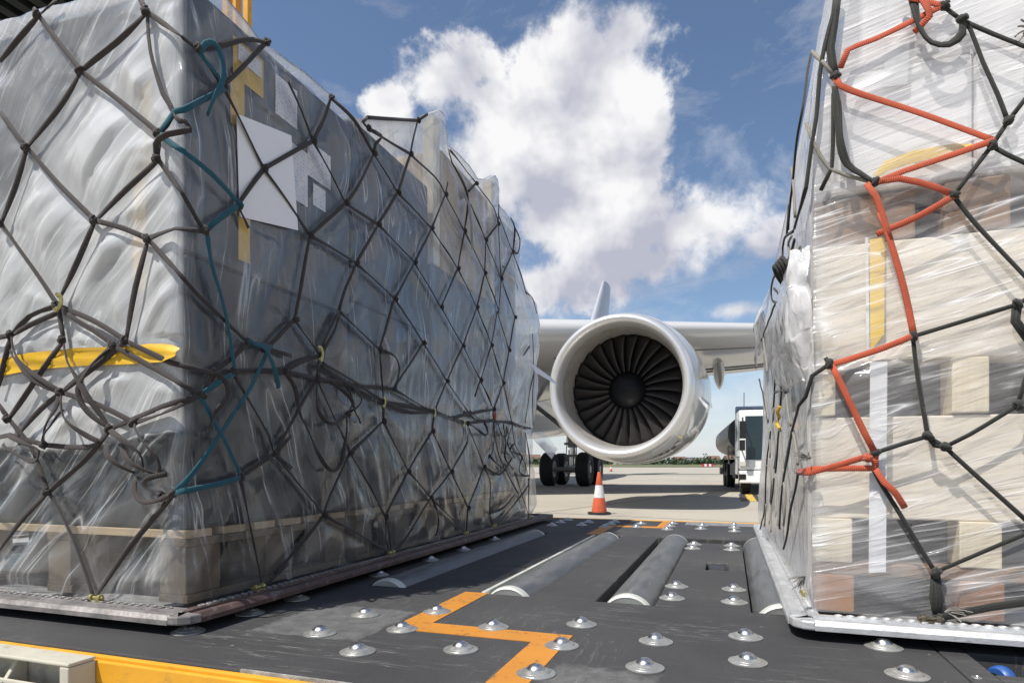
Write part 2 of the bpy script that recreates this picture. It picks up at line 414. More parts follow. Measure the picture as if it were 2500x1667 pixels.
NET_L=[
('',[(-1.864,1.252,2.169,0),(-1.844,1.252,2.144,0)]),
('',[(-1.844,1.252,2.144,0),(-1.771,1.252,2.172,0)]),
('',[(-1.844,1.252,2.144,0),(-1.936,1.252,2.094,0),(-2.004,1.252,2.049,0)]),
('',[(-1.44,1.252,2.06,0),(-1.463,1.252,2.098,0)]),
('',[(-1.44,1.252,2.06,0),(-1.322,1.252,1.969,1),(-1.322,1.254,1.969,1),(-1.322,1.296,1.969,1)]),
('',[(-1.322,1.296,1.969,1),(-1.322,1.341,1.945,1),(-1.322,1.387,1.921,1)]),
('',[(-1.322,1.296,1.969,1),(-1.322,1.366,2.014,1),(-1.322,1.476,2.104,1),(-1.322,1.561,2.151,1)]),
('',[(-1.322,1.561,2.151,1),(-1.322,1.459,2.011,1),(-1.322,1.387,1.921,1)]),
('',[(-1.44,1.252,2.06,0),(-1.546,1.252,2.005,0),(-1.678,1.252,1.954,0)]),
('',[(-1.44,1.252,2.06,0),(-1.428,1.252,1.956,0),(-1.388,1.252,1.838,0),(-1.349,1.252,1.778,0),(-1.398,1.252,1.736,0)]),
('L',[(-1.349,1.252,1.778,0),(-1.322,1.252,1.747,0),(-1.322,1.252,1.746,1),(-1.322,1.254,1.73,1),(-1.322,1.252,1.727,1),(-1.354,1.252,1.712,0),(-1.393,1.252,1.699,0),(-1.403,1.252,1.67,0)]),
('',[(-1.844,1.252,2.144,0),(-1.765,1.252,2.053,0),(-1.678,1.252,1.954,0)]),
('',[(-1.678,1.252,1.954,0),(-1.765,1.252,1.87,0),(-1.891,1.252,1.78,0)]),
('',[(-1.678,1.252,1.954,0),(-1.494,1.252,1.812,0),(-1.398,1.252,1.736,0)]),
('',[(-1.398,1.252,1.736,0),(-1.403,1.252,1.67,0)]),
('',[(-2.004,1.252,1.901,0),(-1.891,1.252,1.78,0)]),
('',[(-1.891,1.252,1.78,0),(-1.936,1.252,1.687,0),(-1.998,1.252,1.577,0)]),
('',[(-1.891,1.252,1.78,0),(-1.765,1.252,1.658,0),(-1.626,1.252,1.539,0)]),
('',[(-1.403,1.252,1.67,0),(-1.515,1.252,1.607,0),(-1.626,1.252,1.539,0)]),
('',[(-1.403,1.252,1.67,0),(-1.322,1.252,1.571,1),(-1.322,1.254,1.569,1),(-1.322,1.323,1.5,1)]),
('',[(-1.322,1.387,1.921,1),(-1.322,1.465,1.851,1),(-1.322,1.552,1.766,1)]),
('',[(-1.322,1.552,1.766,1),(-1.322,1.445,1.617,1)]),
('',[(-1.998,1.252,1.577,0),(-2.042,1.252,1.621,0)]),
('',[(-1.322,1.445,1.617,1),(-1.322,1.488,1.566,1)]),
('',[(-1.998,1.252,1.577,0),(-1.882,1.252,1.451,0),(-1.768,1.252,1.321,0)]),
('',[(-1.626,1.252,1.539,0),(-1.692,1.252,1.439,0),(-1.754,1.252,1.348,0)]),
('',[(-1.626,1.252,1.539,0),(-1.52,1.252,1.504,0),(-1.438,1.252,1.468,0)]),
('',[(-1.438,1.252,1.468,0),(-1.344,1.252,1.483,0),(-1.322,1.252,1.479,1),(-1.322,1.323,1.5,1)]),
('',[(-1.438,1.252,1.468,0),(-1.479,1.252,1.347,0),(-1.515,1.252,1.207,0)]),
('',[(-1.438,1.252,1.468,0),(-1.322,1.252,1.357,1),(-1.322,1.291,1.332,1),(-1.322,1.482,1.233,1)]),
('',[(-1.768,1.252,1.321,0),(-1.882,1.252,1.301,0),(-1.955,1.252,1.252,0)]),
('',[(-1.768,1.252,1.301,0),(-1.882,1.252,1.276,0),(-1.955,1.252,1.252,0)]),
('',[(-1.768,1.252,1.321,0),(-1.745,1.252,1.224,0)]),
('',[(-1.768,1.252,1.321,0),(-1.745,1.252,1.224,0)]),
('',[(-1.768,1.252,1.321,0),(-1.626,1.252,1.266,0),(-1.515,1.252,1.207,0)]),
('',[(-1.743,1.252,1.299,0),(-1.642,1.252,1.247,0),(-1.559,1.252,1.198,0)]),
('',[(-1.955,1.252,1.252,0),(-2.042,1.252,1.245,0)]),
('',[(-1.955,1.252,1.252,0),(-1.985,1.252,1.174,0),(-2.016,1.252,1.099,0)]),
('L',[(-1.955,1.252,1.252,0),(-1.882,1.252,1.168,0),(-1.806,1.252,1.115,0),(-1.754,1.252,1.08,0)]),
('L',[(-1.955,1.252,1.206,0),(-1.852,1.252,1.134,0),(-1.811,1.252,1.103,0),(-1.754,1.252,1.08,0)]),
('',[(-1.745,1.252,1.224,0),(-1.852,1.252,1.121,0),(-1.967,1.252,1.012,0)]),
('L',[(-1.745,1.252,1.224,0),(-1.72,1.252,1.18,0),(-1.653,1.252,1.105,0),(-1.599,1.252,1.027,0),(-1.57,1.252,0.976,0)]),
('',[(-1.515,1.252,1.207,0),(-1.363,1.252,1.141,0),(-1.322,1.252,1.131,1),(-1.322,1.353,1.127,1)]),
('',[(-1.559,1.252,1.198,0),(-1.378,1.252,1.112,0),(-1.322,1.252,1.084,1),(-1.322,1.313,1.063,1)]),
('L',[(-1.559,1.252,1.198,0),(-1.605,1.252,1.154,0),(-1.653,1.252,1.081,0),(-1.626,1.252,1.02,0),(-1.57,1.252,0.976,0)]),
('',[(-1.515,1.252,1.207,0),(-1.61,1.252,1.154,0),(-1.754,1.252,1.08,0)]),
('',[(-1.559,1.252,1.198,0),(-1.642,1.252,1.144,0),(-1.754,1.252,1.08,0)]),
('',[(-1.754,1.252,1.08,0),(-1.835,1.252,1.034,0),(-1.924,1.252,0.97,0)]),
('',[(-1.754,1.252,1.08,0),(-1.61,1.252,1.039,0),(-1.484,1.252,0.989,0)]),
('L',[(-1.754,1.252,1.08,0),(-1.748,1.252,1.032,0),(-1.783,1.252,0.984,0),(-1.817,1.252,0.935,0)]),
('L',[(-1.754,1.252,1.08,0),(-1.709,1.252,1.01,0),(-1.642,1.252,0.961,0),(-1.605,1.252,0.941,0)]),
('',[(-1.57,1.252,0.976,0),(-1.393,1.252,1.029,0),(-1.322,1.252,1.043,1),(-1.322,1.313,1.063,1)]),
('',[(-1.484,1.252,0.989,0),(-1.393,1.252,1.01,0),(-1.322,1.252,1.034,1),(-1.322,1.313,1.063,1)]),
('',[(-1.967,1.252,1.012,0),(-2.029,1.252,1.069,0)]),
('',[(-1.967,1.252,1.012,0),(-1.924,1.252,0.97,0),(-1.918,1.252,0.936,0)]),
('',[(-1.322,1.353,1.127,1),(-1.322,1.431,1.183,1),(-1.322,1.482,1.233,1)]),
('',[(-1.322,1.353,1.127,1),(-1.322,1.326,1.088,1),(-1.322,1.313,1.063,1)]),
('L',[(-1.322,1.353,1.127,1),(-1.322,1.382,1.11,1),(-1.322,1.384,1.075,1),(-1.322,1.341,1.019,1),(-1.322,1.326,0.952,1)]),
('',[(-1.322,1.482,1.233,1),(-1.322,1.568,1.229,1),(-1.322,1.676,1.226,1)]),
('',[(-1.322,1.549,1.219,1),(-1.322,1.694,1.345,1)]),
('',[(-1.322,1.425,1.141,1),(-1.322,1.524,1.159,1),(-1.322,1.644,1.172,1)]),
('',[(-1.322,1.425,1.141,1),(-1.322,1.5,1.053,1),(-1.322,1.581,0.957,1)]),
('',[(-1.57,1.252,0.976,0),(-1.675,1.252,0.882,0),(-1.806,1.252,0.804,0)]),
('',[(-1.806,1.252,0.804,0),(-1.906,1.252,0.727,0),(-2.01,1.252,0.631,0)]),
('',[(-1.806,1.252,0.804,0),(-1.709,1.252,0.676,0),(-1.632,1.252,0.517,0)]),
('',[(-1.349,1.252,0.806,0),(-1.494,1.252,0.669,0),(-1.632,1.252,0.517,0)]),
('',[(-1.806,1.252,0.804,0),(-1.882,1.252,0.936,0),(-1.967,1.252,1.012,0)]),
('L',[(-1.57,1.252,0.976,0),(-1.504,1.252,0.951,0),(-1.458,1.252,0.924,0),(-1.443,1.252,0.897,0),(-1.453,1.252,0.862,0)]),
('L',[(-1.578,1.252,0.936,0),(-1.536,1.252,0.897,0),(-1.484,1.252,0.858,0)]),
('L',[(-1.525,1.252,0.936,0),(-1.468,1.252,0.889,0),(-1.393,1.252,0.851,0)]),
('L',[(-1.484,1.252,0.989,0),(-1.423,1.252,0.939,0),(-1.388,1.252,0.897,0),(-1.398,1.252,0.859,0)]),
('L',[(-1.479,1.252,0.847,0),(-1.463,1.252,0.809,0),(-1.428,1.252,0.786,0),(-1.388,1.252,0.787,0),(-1.349,1.252,0.806,0)]),
('L',[(-1.448,1.252,0.824,0),(-1.413,1.252,0.84,0),(-1.373,1.252,0.855,0)]),
('L',[(-1.973,1.252,0.966,0),(-1.847,1.252,0.935,0),(-1.8,1.252,0.918,0),(-1.806,1.252,0.898,0),(-1.847,1.252,0.892,0),(-1.992,1.252,0.937,0)]),
('',[(-1.817,1.252,0.935,0),(-1.72,1.252,0.928,0),(-1.621,1.252,0.933,0),(-1.57,1.252,0.976,0)]),
('L',[(-1.748,1.252,1.032,0),(-1.765,1.252,0.983,0),(-1.817,1.252,0.935,0)]),
('',[(-2.016,1.252,0.958,0),(-1.967,1.252,0.966,0),(-1.817,1.252,0.935,0)]),
('',[(-1.57,1.252,0.976,0),(-1.494,1.252,0.997,0),(-1.413,1.252,1.022,0)]),
('',[(-1.322,1.6,0.913,1),(-1.322,1.524,0.877,1),(-1.322,1.453,0.844,1)]),
('',[(-1.322,1.6,0.913,1),(-1.322,1.676,0.868,1)]),
('',[(-1.322,1.6,0.913,1),(-1.322,1.676,0.97,1)]),
('',[(-1.322,1.453,0.844,1),(-1.322,1.488,0.724,1),(-1.322,1.546,0.508,1)]),
('',[(-1.322,1.546,0.508,1),(-1.322,1.662,0.567,1)]),
('',[(-1.388,1.252,0.798,0),(-1.349,1.252,0.806,0)]),
('',[(-1.322,1.662,2.089,1),(-1.322,1.727,2.036,1),(-1.322,1.788,1.963,1)]),
('',[(-1.322,1.886,2.162,1),(-1.322,1.853,2.078,1),(-1.322,1.788,1.963,1)]),
('',[(-1.322,1.788,1.963,1),(-1.322,1.552,1.766,1)]),
('',[(-1.322,1.788,1.963,1),(-1.322,1.878,1.902,1),(-1.322,1.98,1.83,1)]),
('',[(-1.322,1.552,1.766,1),(-1.322,1.662,1.71,1),(-1.322,1.772,1.641,1)]),
('',[(-1.322,1.98,1.83,1),(-1.322,1.772,1.641,1)]),
('',[(-1.322,1.98,1.83,1),(-1.322,2.071,1.942,1),(-1.322,2.17,2.099,1)]),
('',[(-1.322,1.98,1.83,1),(-1.322,2.203,1.832,1)]),
('',[(-1.322,2.17,2.099,1),(-1.322,2.032,2.16,1),(-1.322,1.886,2.162,1)]),
('L',[(-1.322,2.17,2.099,1),(-1.322,2.154,2.125,1),(-1.322,2.186,2.175,1),(-1.322,2.127,2.175,1)]),
('',[(-1.322,2.17,2.099,1),(-1.322,2.361,2.024,1)]),
('',[(-1.322,2.361,2.024,1),(-1.322,2.203,1.832,1)]),
('',[(-1.322,2.361,2.024,1),(-1.322,2.417,2.132,1),(-1.322,2.47,2.235,1)]),
('',[(-1.322,2.361,2.024,1),(-1.322,2.678,1.985,1)]),
('',[(-1.322,2.47,2.235,1),(-1.322,2.504,2.331,1),(-1.322,2.538,2.417,1)]),
('',[(-1.322,2.47,2.235,1),(-1.322,2.127,2.175,1)]),
('',[(-1.322,2.127,2.175,1),(-1.322,2.091,2.179,1),(-1.322,2.122,2.215,1)]),
('',[(-1.322,2.538,2.417,1),(-1.322,2.122,2.215,1)]),
('',[(-1.322,2.538,2.417,1),(-1.322,2.64,2.499,1)]),
('',[(-1.322,2.47,2.235,1),(-1.322,2.74,2.238,1),(-1.322,2.831,2.204,1)]),
('',[(-1.322,2.831,2.204,1),(-1.322,2.678,1.985,1)]),
('',[(-1.322,2.831,2.204,1),(-1.322,3.066,2.107,1)]),
('',[(-1.322,2.831,2.204,1),(-1.322,2.856,2.272,1)]),
('',[(-1.322,2.203,1.832,1),(-1.322,2.133,1.742,1),(-1.322,2.047,1.631,1)]),
('',[(-1.322,2.203,1.832,1),(-1.322,2.511,1.774,1)]),
('',[(-1.322,2.678,1.985,1),(-1.322,2.511,1.774,1)]),
('',[(-1.322,2.678,1.985,1),(-1.322,2.981,1.885,1)]),
('',[(-1.322,2.511,1.774,1),(-1.322,2.336,1.572,1)]),
('',[(-1.322,2.511,1.774,1),(-1.322,2.781,1.64,1)]),
('',[(-1.322,1.772,1.641,1),(-1.322,1.912,1.638,1),(-1.322,2.047,1.631,1)]),
('',[(-1.322,1.772,1.641,1),(-1.322,1.694,1.345,1)]),
('',[(-1.322,2.047,1.631,1),(-1.322,2.336,1.572,1)]),
('',[(-1.322,2.047,1.631,1),(-1.322,1.975,1.514,1),(-1.322,1.939,1.432,1)]),
('',[(-1.322,2.336,1.572,1),(-1.322,2.3,1.509,1),(-1.322,2.214,1.336,1)]),
('',[(-1.322,2.336,1.572,1),(-1.322,2.596,1.434,1)]),
('',[(-1.322,3.066,2.107,1),(-1.322,2.981,1.885,1)]),
('',[(-1.322,3.066,2.107,1),(-1.322,3.105,2.315,1),(-1.322,2.908,2.397,1),(-1.322,2.873,2.447,1)]),
('',[(-1.322,3.066,2.107,1),(-1.322,3.36,1.971,1)]),
('',[(-1.322,2.981,1.885,1),(-1.322,2.781,1.64,1)]),
('',[(-1.322,2.981,1.885,1),(-1.322,3.239,1.747,1)]),
('',[(-1.322,3.155,2.28,1),(-1.322,3.371,2.163,1)]),
('',[(-1.322,3.371,2.163,1),(-1.322,3.628,2.012,1)]),
('',[(-1.322,2.891,2.448,1),(-1.322,3.228,2.425,1)]),
('',[(-1.322,3.228,2.425,1),(-1.322,3.514,2.393,1),(-1.322,3.576,2.328,1)]),
('',[(-1.322,3.228,2.425,1),(-1.322,3.115,2.334,1)]),
('',[(-1.322,3.576,2.328,1),(-1.322,3.371,2.163,1)]),
('',[(-1.322,3.371,2.163,1),(-1.322,3.36,1.971,1)]),
('',[(-1.322,3.576,2.328,1),(-1.322,3.602,2.178,1),(-1.322,3.628,2.012,1)]),
('',[(-1.322,3.576,2.328,1),(-1.322,3.594,2.45,1)]),
('',[(-1.322,3.576,2.39,1),(-1.322,3.721,2.307,1),(-1.322,3.847,2.247,1)]),
('',[(-1.322,3.628,2.012,1),(-1.322,3.847,2.247,1)]),
('',[(-1.322,3.847,2.247,1),(-1.322,3.891,2.413,1),(-1.322,3.804,2.448,1)]),
('',[(-1.322,3.847,2.247,1),(-1.322,4.044,2.123,1),(-1.322,4.124,2.055,1)]),
('',[(-1.322,3.628,2.012,1),(-1.322,3.589,1.794,1)]),
('',[(-1.322,3.628,2.012,1),(-1.322,3.891,1.835,1)]),
('',[(-1.322,3.36,1.971,1),(-1.322,3.239,1.747,1)]),
('',[(-1.322,3.36,1.971,1),(-1.322,3.589,1.811,1)]),
('',[(-1.322,3.891,2.413,1),(-1.322,3.997,2.373,1),(-1.322,3.951,2.27,1),(-1.322,3.847,2.247,1)]),
('',[(-1.322,4.124,2.055,1),(-1.322,4.277,2.053,1),(-1.322,4.384,1.973,1)]),
('',[(-1.322,1.694,1.345,1),(-1.322,1.614,1.276,1),(-1.322,1.543,1.219,1)]),
('',[(-1.322,1.694,1.345,1),(-1.322,1.828,1.252,1)]),
('',[(-1.322,1.836,1.284,1),(-1.322,1.895,1.366,1),(-1.322,1.939,1.427,1)]),
('',[(-1.322,1.828,1.252,1),(-1.322,1.912,1.359,1),(-1.322,1.948,1.429,1)]),
('',[(-1.322,1.939,1.427,1),(-1.322,2.071,1.386,1),(-1.322,2.214,1.336,1)]),
('',[(-1.322,2.214,1.336,1),(-1.322,2.23,1.236,1),(-1.322,2.247,1.132,1)]),
('L',[(-1.322,2.214,1.336,1),(-1.322,2.288,1.321,1),(-1.322,2.33,1.267,1),(-1.322,2.324,1.193,1)]),
('',[(-1.322,2.596,1.434,1),(-1.322,2.45,1.303,1),(-1.322,2.324,1.193,1)]),
('',[(-1.322,2.596,1.434,1),(-1.322,2.848,1.292,1)]),
('',[(-1.322,3.046,1.501,1),(-1.322,2.848,1.292,1)]),
('',[(-1.322,3.046,1.501,1),(-1.322,3.239,1.747,1)]),
('',[(-1.322,2.781,1.64,1),(-1.322,3.046,1.501,1)]),
('',[(-1.322,3.239,1.747,1),(-1.322,3.465,1.579,1)]),
('',[(-1.322,3.046,1.501,1),(-1.322,3.293,1.352,1)]),
('',[(-1.322,3.465,1.579,1),(-1.322,3.293,1.352,1)]),
('',[(-1.322,3.465,1.579,1),(-1.322,3.563,1.799,1)]),
('',[(-1.322,3.465,1.579,1),(-1.322,3.667,1.381,1)]),
('',[(-1.322,3.563,1.799,1),(-1.322,3.776,1.602,1)]),
('',[(-1.322,3.776,1.602,1),(-1.322,3.891,1.835,1)]),
('',[(-1.322,3.776,1.602,1),(-1.322,3.667,1.381,1)]),
('',[(-1.322,2.848,1.292,1),(-1.322,2.709,1.133,1)]),
('',[(-1.322,2.848,1.292,1),(-1.322,3.105,1.165,1),(-1.322,3.196,1.132,1)]),
('',[(-1.322,3.293,1.352,1),(-1.322,3.207,1.253,1)]),
('',[(-1.322,3.293,1.352,1),(-1.322,3.501,1.205,1)]),
('',[(-1.322,3.667,1.381,1),(-1.322,3.501,1.205,1)]),
('',[(-1.322,3.667,1.381,1),(-1.322,3.833,1.148,1)]),
('',[(-1.322,1.543,1.16,1),(-1.322,1.644,1.172,1)]),
('',[(-1.322,1.644,1.172,1),(-1.322,1.719,1.173,1),(-1.322,1.808,1.17,1)]),
('',[(-1.322,1.644,1.172,1),(-1.322,1.719,1.211,1),(-1.322,1.828,1.252,1)]),
('',[(-1.322,1.808,1.17,1),(-1.322,1.828,1.252,1)]),
('',[(-1.322,1.84,1.229,1),(-1.322,2.052,1.185,1),(-1.322,2.247,1.132,1)]),
('',[(-1.322,1.832,1.218,1),(-1.322,2.032,1.166,1),(-1.322,2.247,1.132,1)]),
('',[(-1.322,1.808,1.17,1),(-1.322,1.975,1.175,1),(-1.322,2.081,1.172,1)]),
('',[(-1.322,2.071,1.173,1),(-1.322,2.197,1.188,1),(-1.322,2.324,1.193,1)]),
('',[(-1.322,2.324,1.193,1),(-1.322,2.588,1.143,1),(-1.322,2.709,1.133,1)]),
('',[(-1.322,2.247,1.132,1),(-1.322,2.49,1.135,1),(-1.322,2.709,1.133,1)]),
('',[(-1.322,2.247,1.132,1),(-1.322,2.49,1.109,1),(-1.322,2.709,1.133,1)]),
('',[(-1.322,2.709,1.133,1),(-1.322,2.891,1.118,1),(-1.322,3.105,1.099,1)]),
('',[(-1.322,2.926,1.113,1),(-1.322,3.155,1.153,1),(-1.322,3.501,1.205,1)]),
('',[(-1.322,3.105,1.099,1),(-1.322,3.304,1.119,1),(-1.322,3.501,1.144,1)]),
('',[(-1.322,3.135,1.167,1),(-1.322,3.304,1.131,1),(-1.322,3.501,1.14,1)]),
('',[(-1.322,3.501,1.205,1),(-1.322,3.514,1.141,1),(-1.322,3.804,1.151,1)]),
('L',[(-1.322,1.886,1.17,1),(-1.322,1.966,1.121,1),(-1.322,2.003,1.077,1),(-1.322,2.071,1.038,1)]),
('L',[(-1.322,1.808,1.17,1),(-1.322,1.78,1.078,1),(-1.322,1.812,1.032,1),(-1.322,1.861,1.022,1),(-1.322,1.921,1.039,1),(-1.322,1.985,1.064,1)]),
('L',[(-1.322,1.966,1.169,1),(-1.322,1.98,1.117,1),(-1.322,1.985,1.064,1)]),
('L',[(-1.322,2.022,1.165,1),(-1.322,2.044,1.134,1),(-1.322,2.032,1.106,1),(-1.322,1.985,1.064,1)]),
('L',[(-1.322,1.644,1.172,1),(-1.322,1.683,1.126,1),(-1.322,1.697,1.047,1),(-1.322,1.749,0.96,1),(-1.322,1.804,0.888,1),(-1.322,1.861,0.86,1),(-1.322,1.912,0.883,1),(-1.322,1.966,0.984,1),(-1.322,1.985,1.064,1)]),
('',[(-1.322,1.808,1.17,1),(-1.322,1.697,1.038,1),(-1.322,1.6,0.913,1)]),
('',[(-1.322,1.808,1.17,1),(-1.322,1.912,1.043,1),(-1.322,2.008,0.924,1)]),
('',[(-1.322,1.561,0.988,1),(-1.322,1.6,0.913,1)]),
('',[(-1.322,1.6,0.913,1),(-1.322,1.697,0.831,1),(-1.322,1.848,0.707,1)]),
('',[(-1.322,2.008,0.924,1),(-1.322,2.242,1.054,1)]),
('',[(-1.322,2.008,0.924,1),(-1.322,1.886,0.775,1),(-1.322,1.848,0.707,1)]),
('',[(-1.322,2.008,0.924,1),(-1.322,2.133,0.804,1),(-1.322,2.259,0.67,1)]),
('',[(-1.322,2.242,1.054,1),(-1.322,2.247,1.132,1)]),
('',[(-1.322,2.242,1.054,1),(-1.322,2.45,0.852,1)]),
('',[(-1.322,2.45,0.852,1),(-1.322,2.685,1.038,1)]),
('',[(-1.322,2.45,0.852,1),(-1.322,2.259,0.67,1)]),
('',[(-1.322,2.45,0.852,1),(-1.322,2.67,0.727,1)]),
('',[(-1.322,2.685,1.038,1),(-1.322,2.709,1.133,1)]),
('',[(-1.322,2.685,1.038,1),(-1.322,2.9,0.844,1)]),
('',[(-1.322,2.9,0.844,1),(-1.322,3.115,1.009,1),(-1.322,3.105,1.099,1)]),
('',[(-1.322,2.9,0.844,1),(-1.322,2.67,0.727,1)]),
('',[(-1.322,2.9,0.844,1),(-1.322,3.115,0.65,1)]),
('',[(-1.322,3.105,1.099,1),(-1.322,3.196,1.012,1),(-1.322,3.348,0.868,1)]),
('',[(-1.322,3.348,0.868,1),(-1.322,3.115,0.65,1)]),
('',[(-1.322,3.348,0.868,1),(-1.322,3.441,0.774,1),(-1.322,3.441,0.578,1),(-1.322,3.514,0.503,1)]),
('L',[(-1.322,3.348,1.118,1),(-1.322,3.371,1.069,1),(-1.322,3.282,1.044,1),(-1.322,3.105,1.099,1)]),
('',[(-1.322,2.259,0.67,1),(-1.322,2.265,0.57,1),(-1.322,2.305,0.511,1)]),
('',[(-1.322,2.259,0.67,1),(-1.322,2.3,0.566,1),(-1.322,2.305,0.511,1)]),
('',[(-1.322,1.848,0.707,1),(-1.322,2.143,0.583,1),(-1.322,2.305,0.511,1)]),
('',[(-1.322,1.848,0.707,1),(-1.322,1.742,0.629,1),(-1.322,1.6,0.546,1)]),
('',[(-1.322,2.67,0.727,1),(-1.322,3.085,0.517,1)]),
('',[(-1.322,2.67,0.727,1),(-1.322,2.411,0.553,1),(-1.322,2.305,0.511,1)]),
('',[(-1.322,3.115,0.65,1),(-1.322,3.085,0.517,1)]),
('',[(-1.322,3.115,0.65,1),(-1.322,3.085,0.517,1)]),
('',[(-1.322,3.514,0.503,1),(-1.322,4.013,0.671,1),(-1.322,4.191,0.744,1)]),
('',[(-1.322,3.891,0.829,1),(-1.322,4.191,0.52,1)]),
('L',[(-1.322,2.67,0.727,1),(-1.322,2.693,0.629,1),(-1.322,2.721,0.544,1)]),
('',[(-1.322,3.501,1.14,1),(-1.322,3.514,1.067,1),(-1.322,3.615,0.912,1),(-1.322,3.951,0.693,1)]),
('',[(-1.322,3.514,1.119,1),(-1.322,3.489,0.963,1),(-1.322,3.417,0.919,1)]),
('L',[(-1.322,3.417,0.936,1),(-1.322,3.514,0.876,1),(-1.322,3.721,0.84,1)]),
('',[(-1.322,3.667,1.128,1),(-1.322,3.721,1.013,1),(-1.322,3.694,0.922,1),(-1.322,3.862,0.848,1)]),
('L',[(-1.322,3.891,1.019,1),(-1.322,3.748,0.968,1),(-1.322,3.951,0.934,1),(-1.322,3.891,0.848,1),(-1.322,4.013,0.808,1),(-1.322,4.208,0.804,1)]),
('',[(-1.322,3.833,1.148,1),(-1.322,3.891,1.019,1),(-1.322,4.108,0.886,1),(-1.322,4.191,0.744,1)]),
('',[(-1.322,3.862,1.15,1),(-1.322,3.748,1.014,1),(-1.322,3.891,0.924,1)]),
('L',[(-1.322,3.563,1.122,1),(-1.322,3.589,1.053,1),(-1.322,3.667,1.065,1),(-1.322,3.721,1.113,1)]),
('',[(-1.322,3.804,1.151,1),(-1.322,4.076,1.133,1),(-1.322,4.242,1.132,1)]),
('',[(-1.322,4.108,1.095,1),(-1.322,4.208,0.927,1),(-1.322,4.191,0.744,1)]),
('',[(-1.322,4.312,1.532,1),(-1.322,4.208,1.375,1),(-1.322,4.108,1.165,1)]),
('',[(-1.322,4.277,1.806,1),(-1.322,4.312,1.532,1),(-1.322,4.277,1.341,1),(-1.322,4.294,1.156,1)]),
('',[(-1.322,4.208,1.701,1),(-1.322,4.076,1.619,1)]),
('',[(-1.322,4.191,0.744,1),(-1.322,4.191,0.52,1)]),
('',[(-1.322,3.348,0.868,1),(-1.322,3.615,0.823,1),(-1.322,3.833,0.923,1)]),
('',[(-1.322,3.417,0.597,1),(-1.322,3.667,0.615,1),(-1.322,3.891,0.686,1)]),
]
TEAL=[
('L',[(-1.322,1.326,1.808,1),(-1.322,1.341,1.859,1),(-1.322,1.361,1.918,1),(-1.322,1.356,1.978,1),(-1.322,1.336,2.001,1),(-1.322,1.311,1.986,1),(-1.322,1.299,1.959,1),(-1.322,1.299,1.959,1)]),
('',[(-1.322,1.299,1.959,1),(-1.322,1.346,1.941,1),(-1.322,1.387,1.921,1)]),
('',[(-1.322,1.392,1.916,1),(-1.322,1.316,1.845,1),(-1.322,1.252,1.784,1),(-1.339,1.252,1.78,0),(-1.363,1.252,1.758,0),(-1.393,1.252,1.733,0)]),
('',[(-1.393,1.252,1.733,0),(-1.344,1.252,1.695,0),(-1.322,1.252,1.677,1),(-1.322,1.341,1.659,1),(-1.322,1.445,1.617,1)]),
('',[(-1.322,1.445,1.617,1),(-1.322,1.387,1.566,1),(-1.322,1.326,1.506,1)]),
('',[(-1.322,1.445,1.617,1),(-1.322,1.387,1.562,1),(-1.322,1.326,1.506,1)]),
('',[(-1.322,1.326,1.506,1),(-1.322,1.341,1.419,1),(-1.322,1.377,1.334,1),(-1.322,1.409,1.236,1),(-1.322,1.425,1.136,1)]),
('',[(-1.322,1.425,1.136,1),(-1.322,1.366,1.101,1),(-1.322,1.306,1.062,1)]),
('',[(-1.322,1.306,1.062,1),(-1.322,1.341,1.007,1),(-1.322,1.377,0.962,1),(-1.322,1.453,0.844,1)]),
('',[(-1.322,1.453,0.844,1),(-1.322,1.377,0.829,1),(-1.322,1.252,0.813,1),(-1.346,1.252,0.808,0)]),
('',[(-1.346,1.252,0.808,0),(-1.322,1.252,0.833,1),(-1.322,1.326,0.909,1),(-1.322,1.431,1.034,1)]),
('',[(-1.322,1.431,1.034,1),(-1.322,1.488,1.103,1),(-1.322,1.568,1.231,1)]),
('',[(-1.322,1.482,1.233,1),(-1.322,1.524,1.232,1),(-1.322,1.581,1.236,1)]),
('L',[(-1.322,1.482,1.233,1),(-1.322,1.53,1.225,1),(-1.322,1.555,1.185,1),(-1.322,1.607,1.116,1)]),
]
NET_R_KNOTS=[
(0.473,1.732,1.951,1),
(0.508,1.732,1.912,1),
(0.598,1.732,1.661,1),
(0.567,1.732,1.61,1),
(0.492,1.732,1.506,1),
(0.244,1.732,1.832,1),
(0.33,1.732,1.56,1),
(0.41,1.732,1.184,1),
(0.231,1.732,1.127,1),
(0.615,1.732,1.243,1),
(0.616,1.732,1.014,1),
(0.44,1.732,0.947,1),
(0.33,1.732,0.908,1),
(0.475,1.732,0.921,1),
(0.456,1.732,0.627,1),
(0.461,1.732,0.519,1),
]
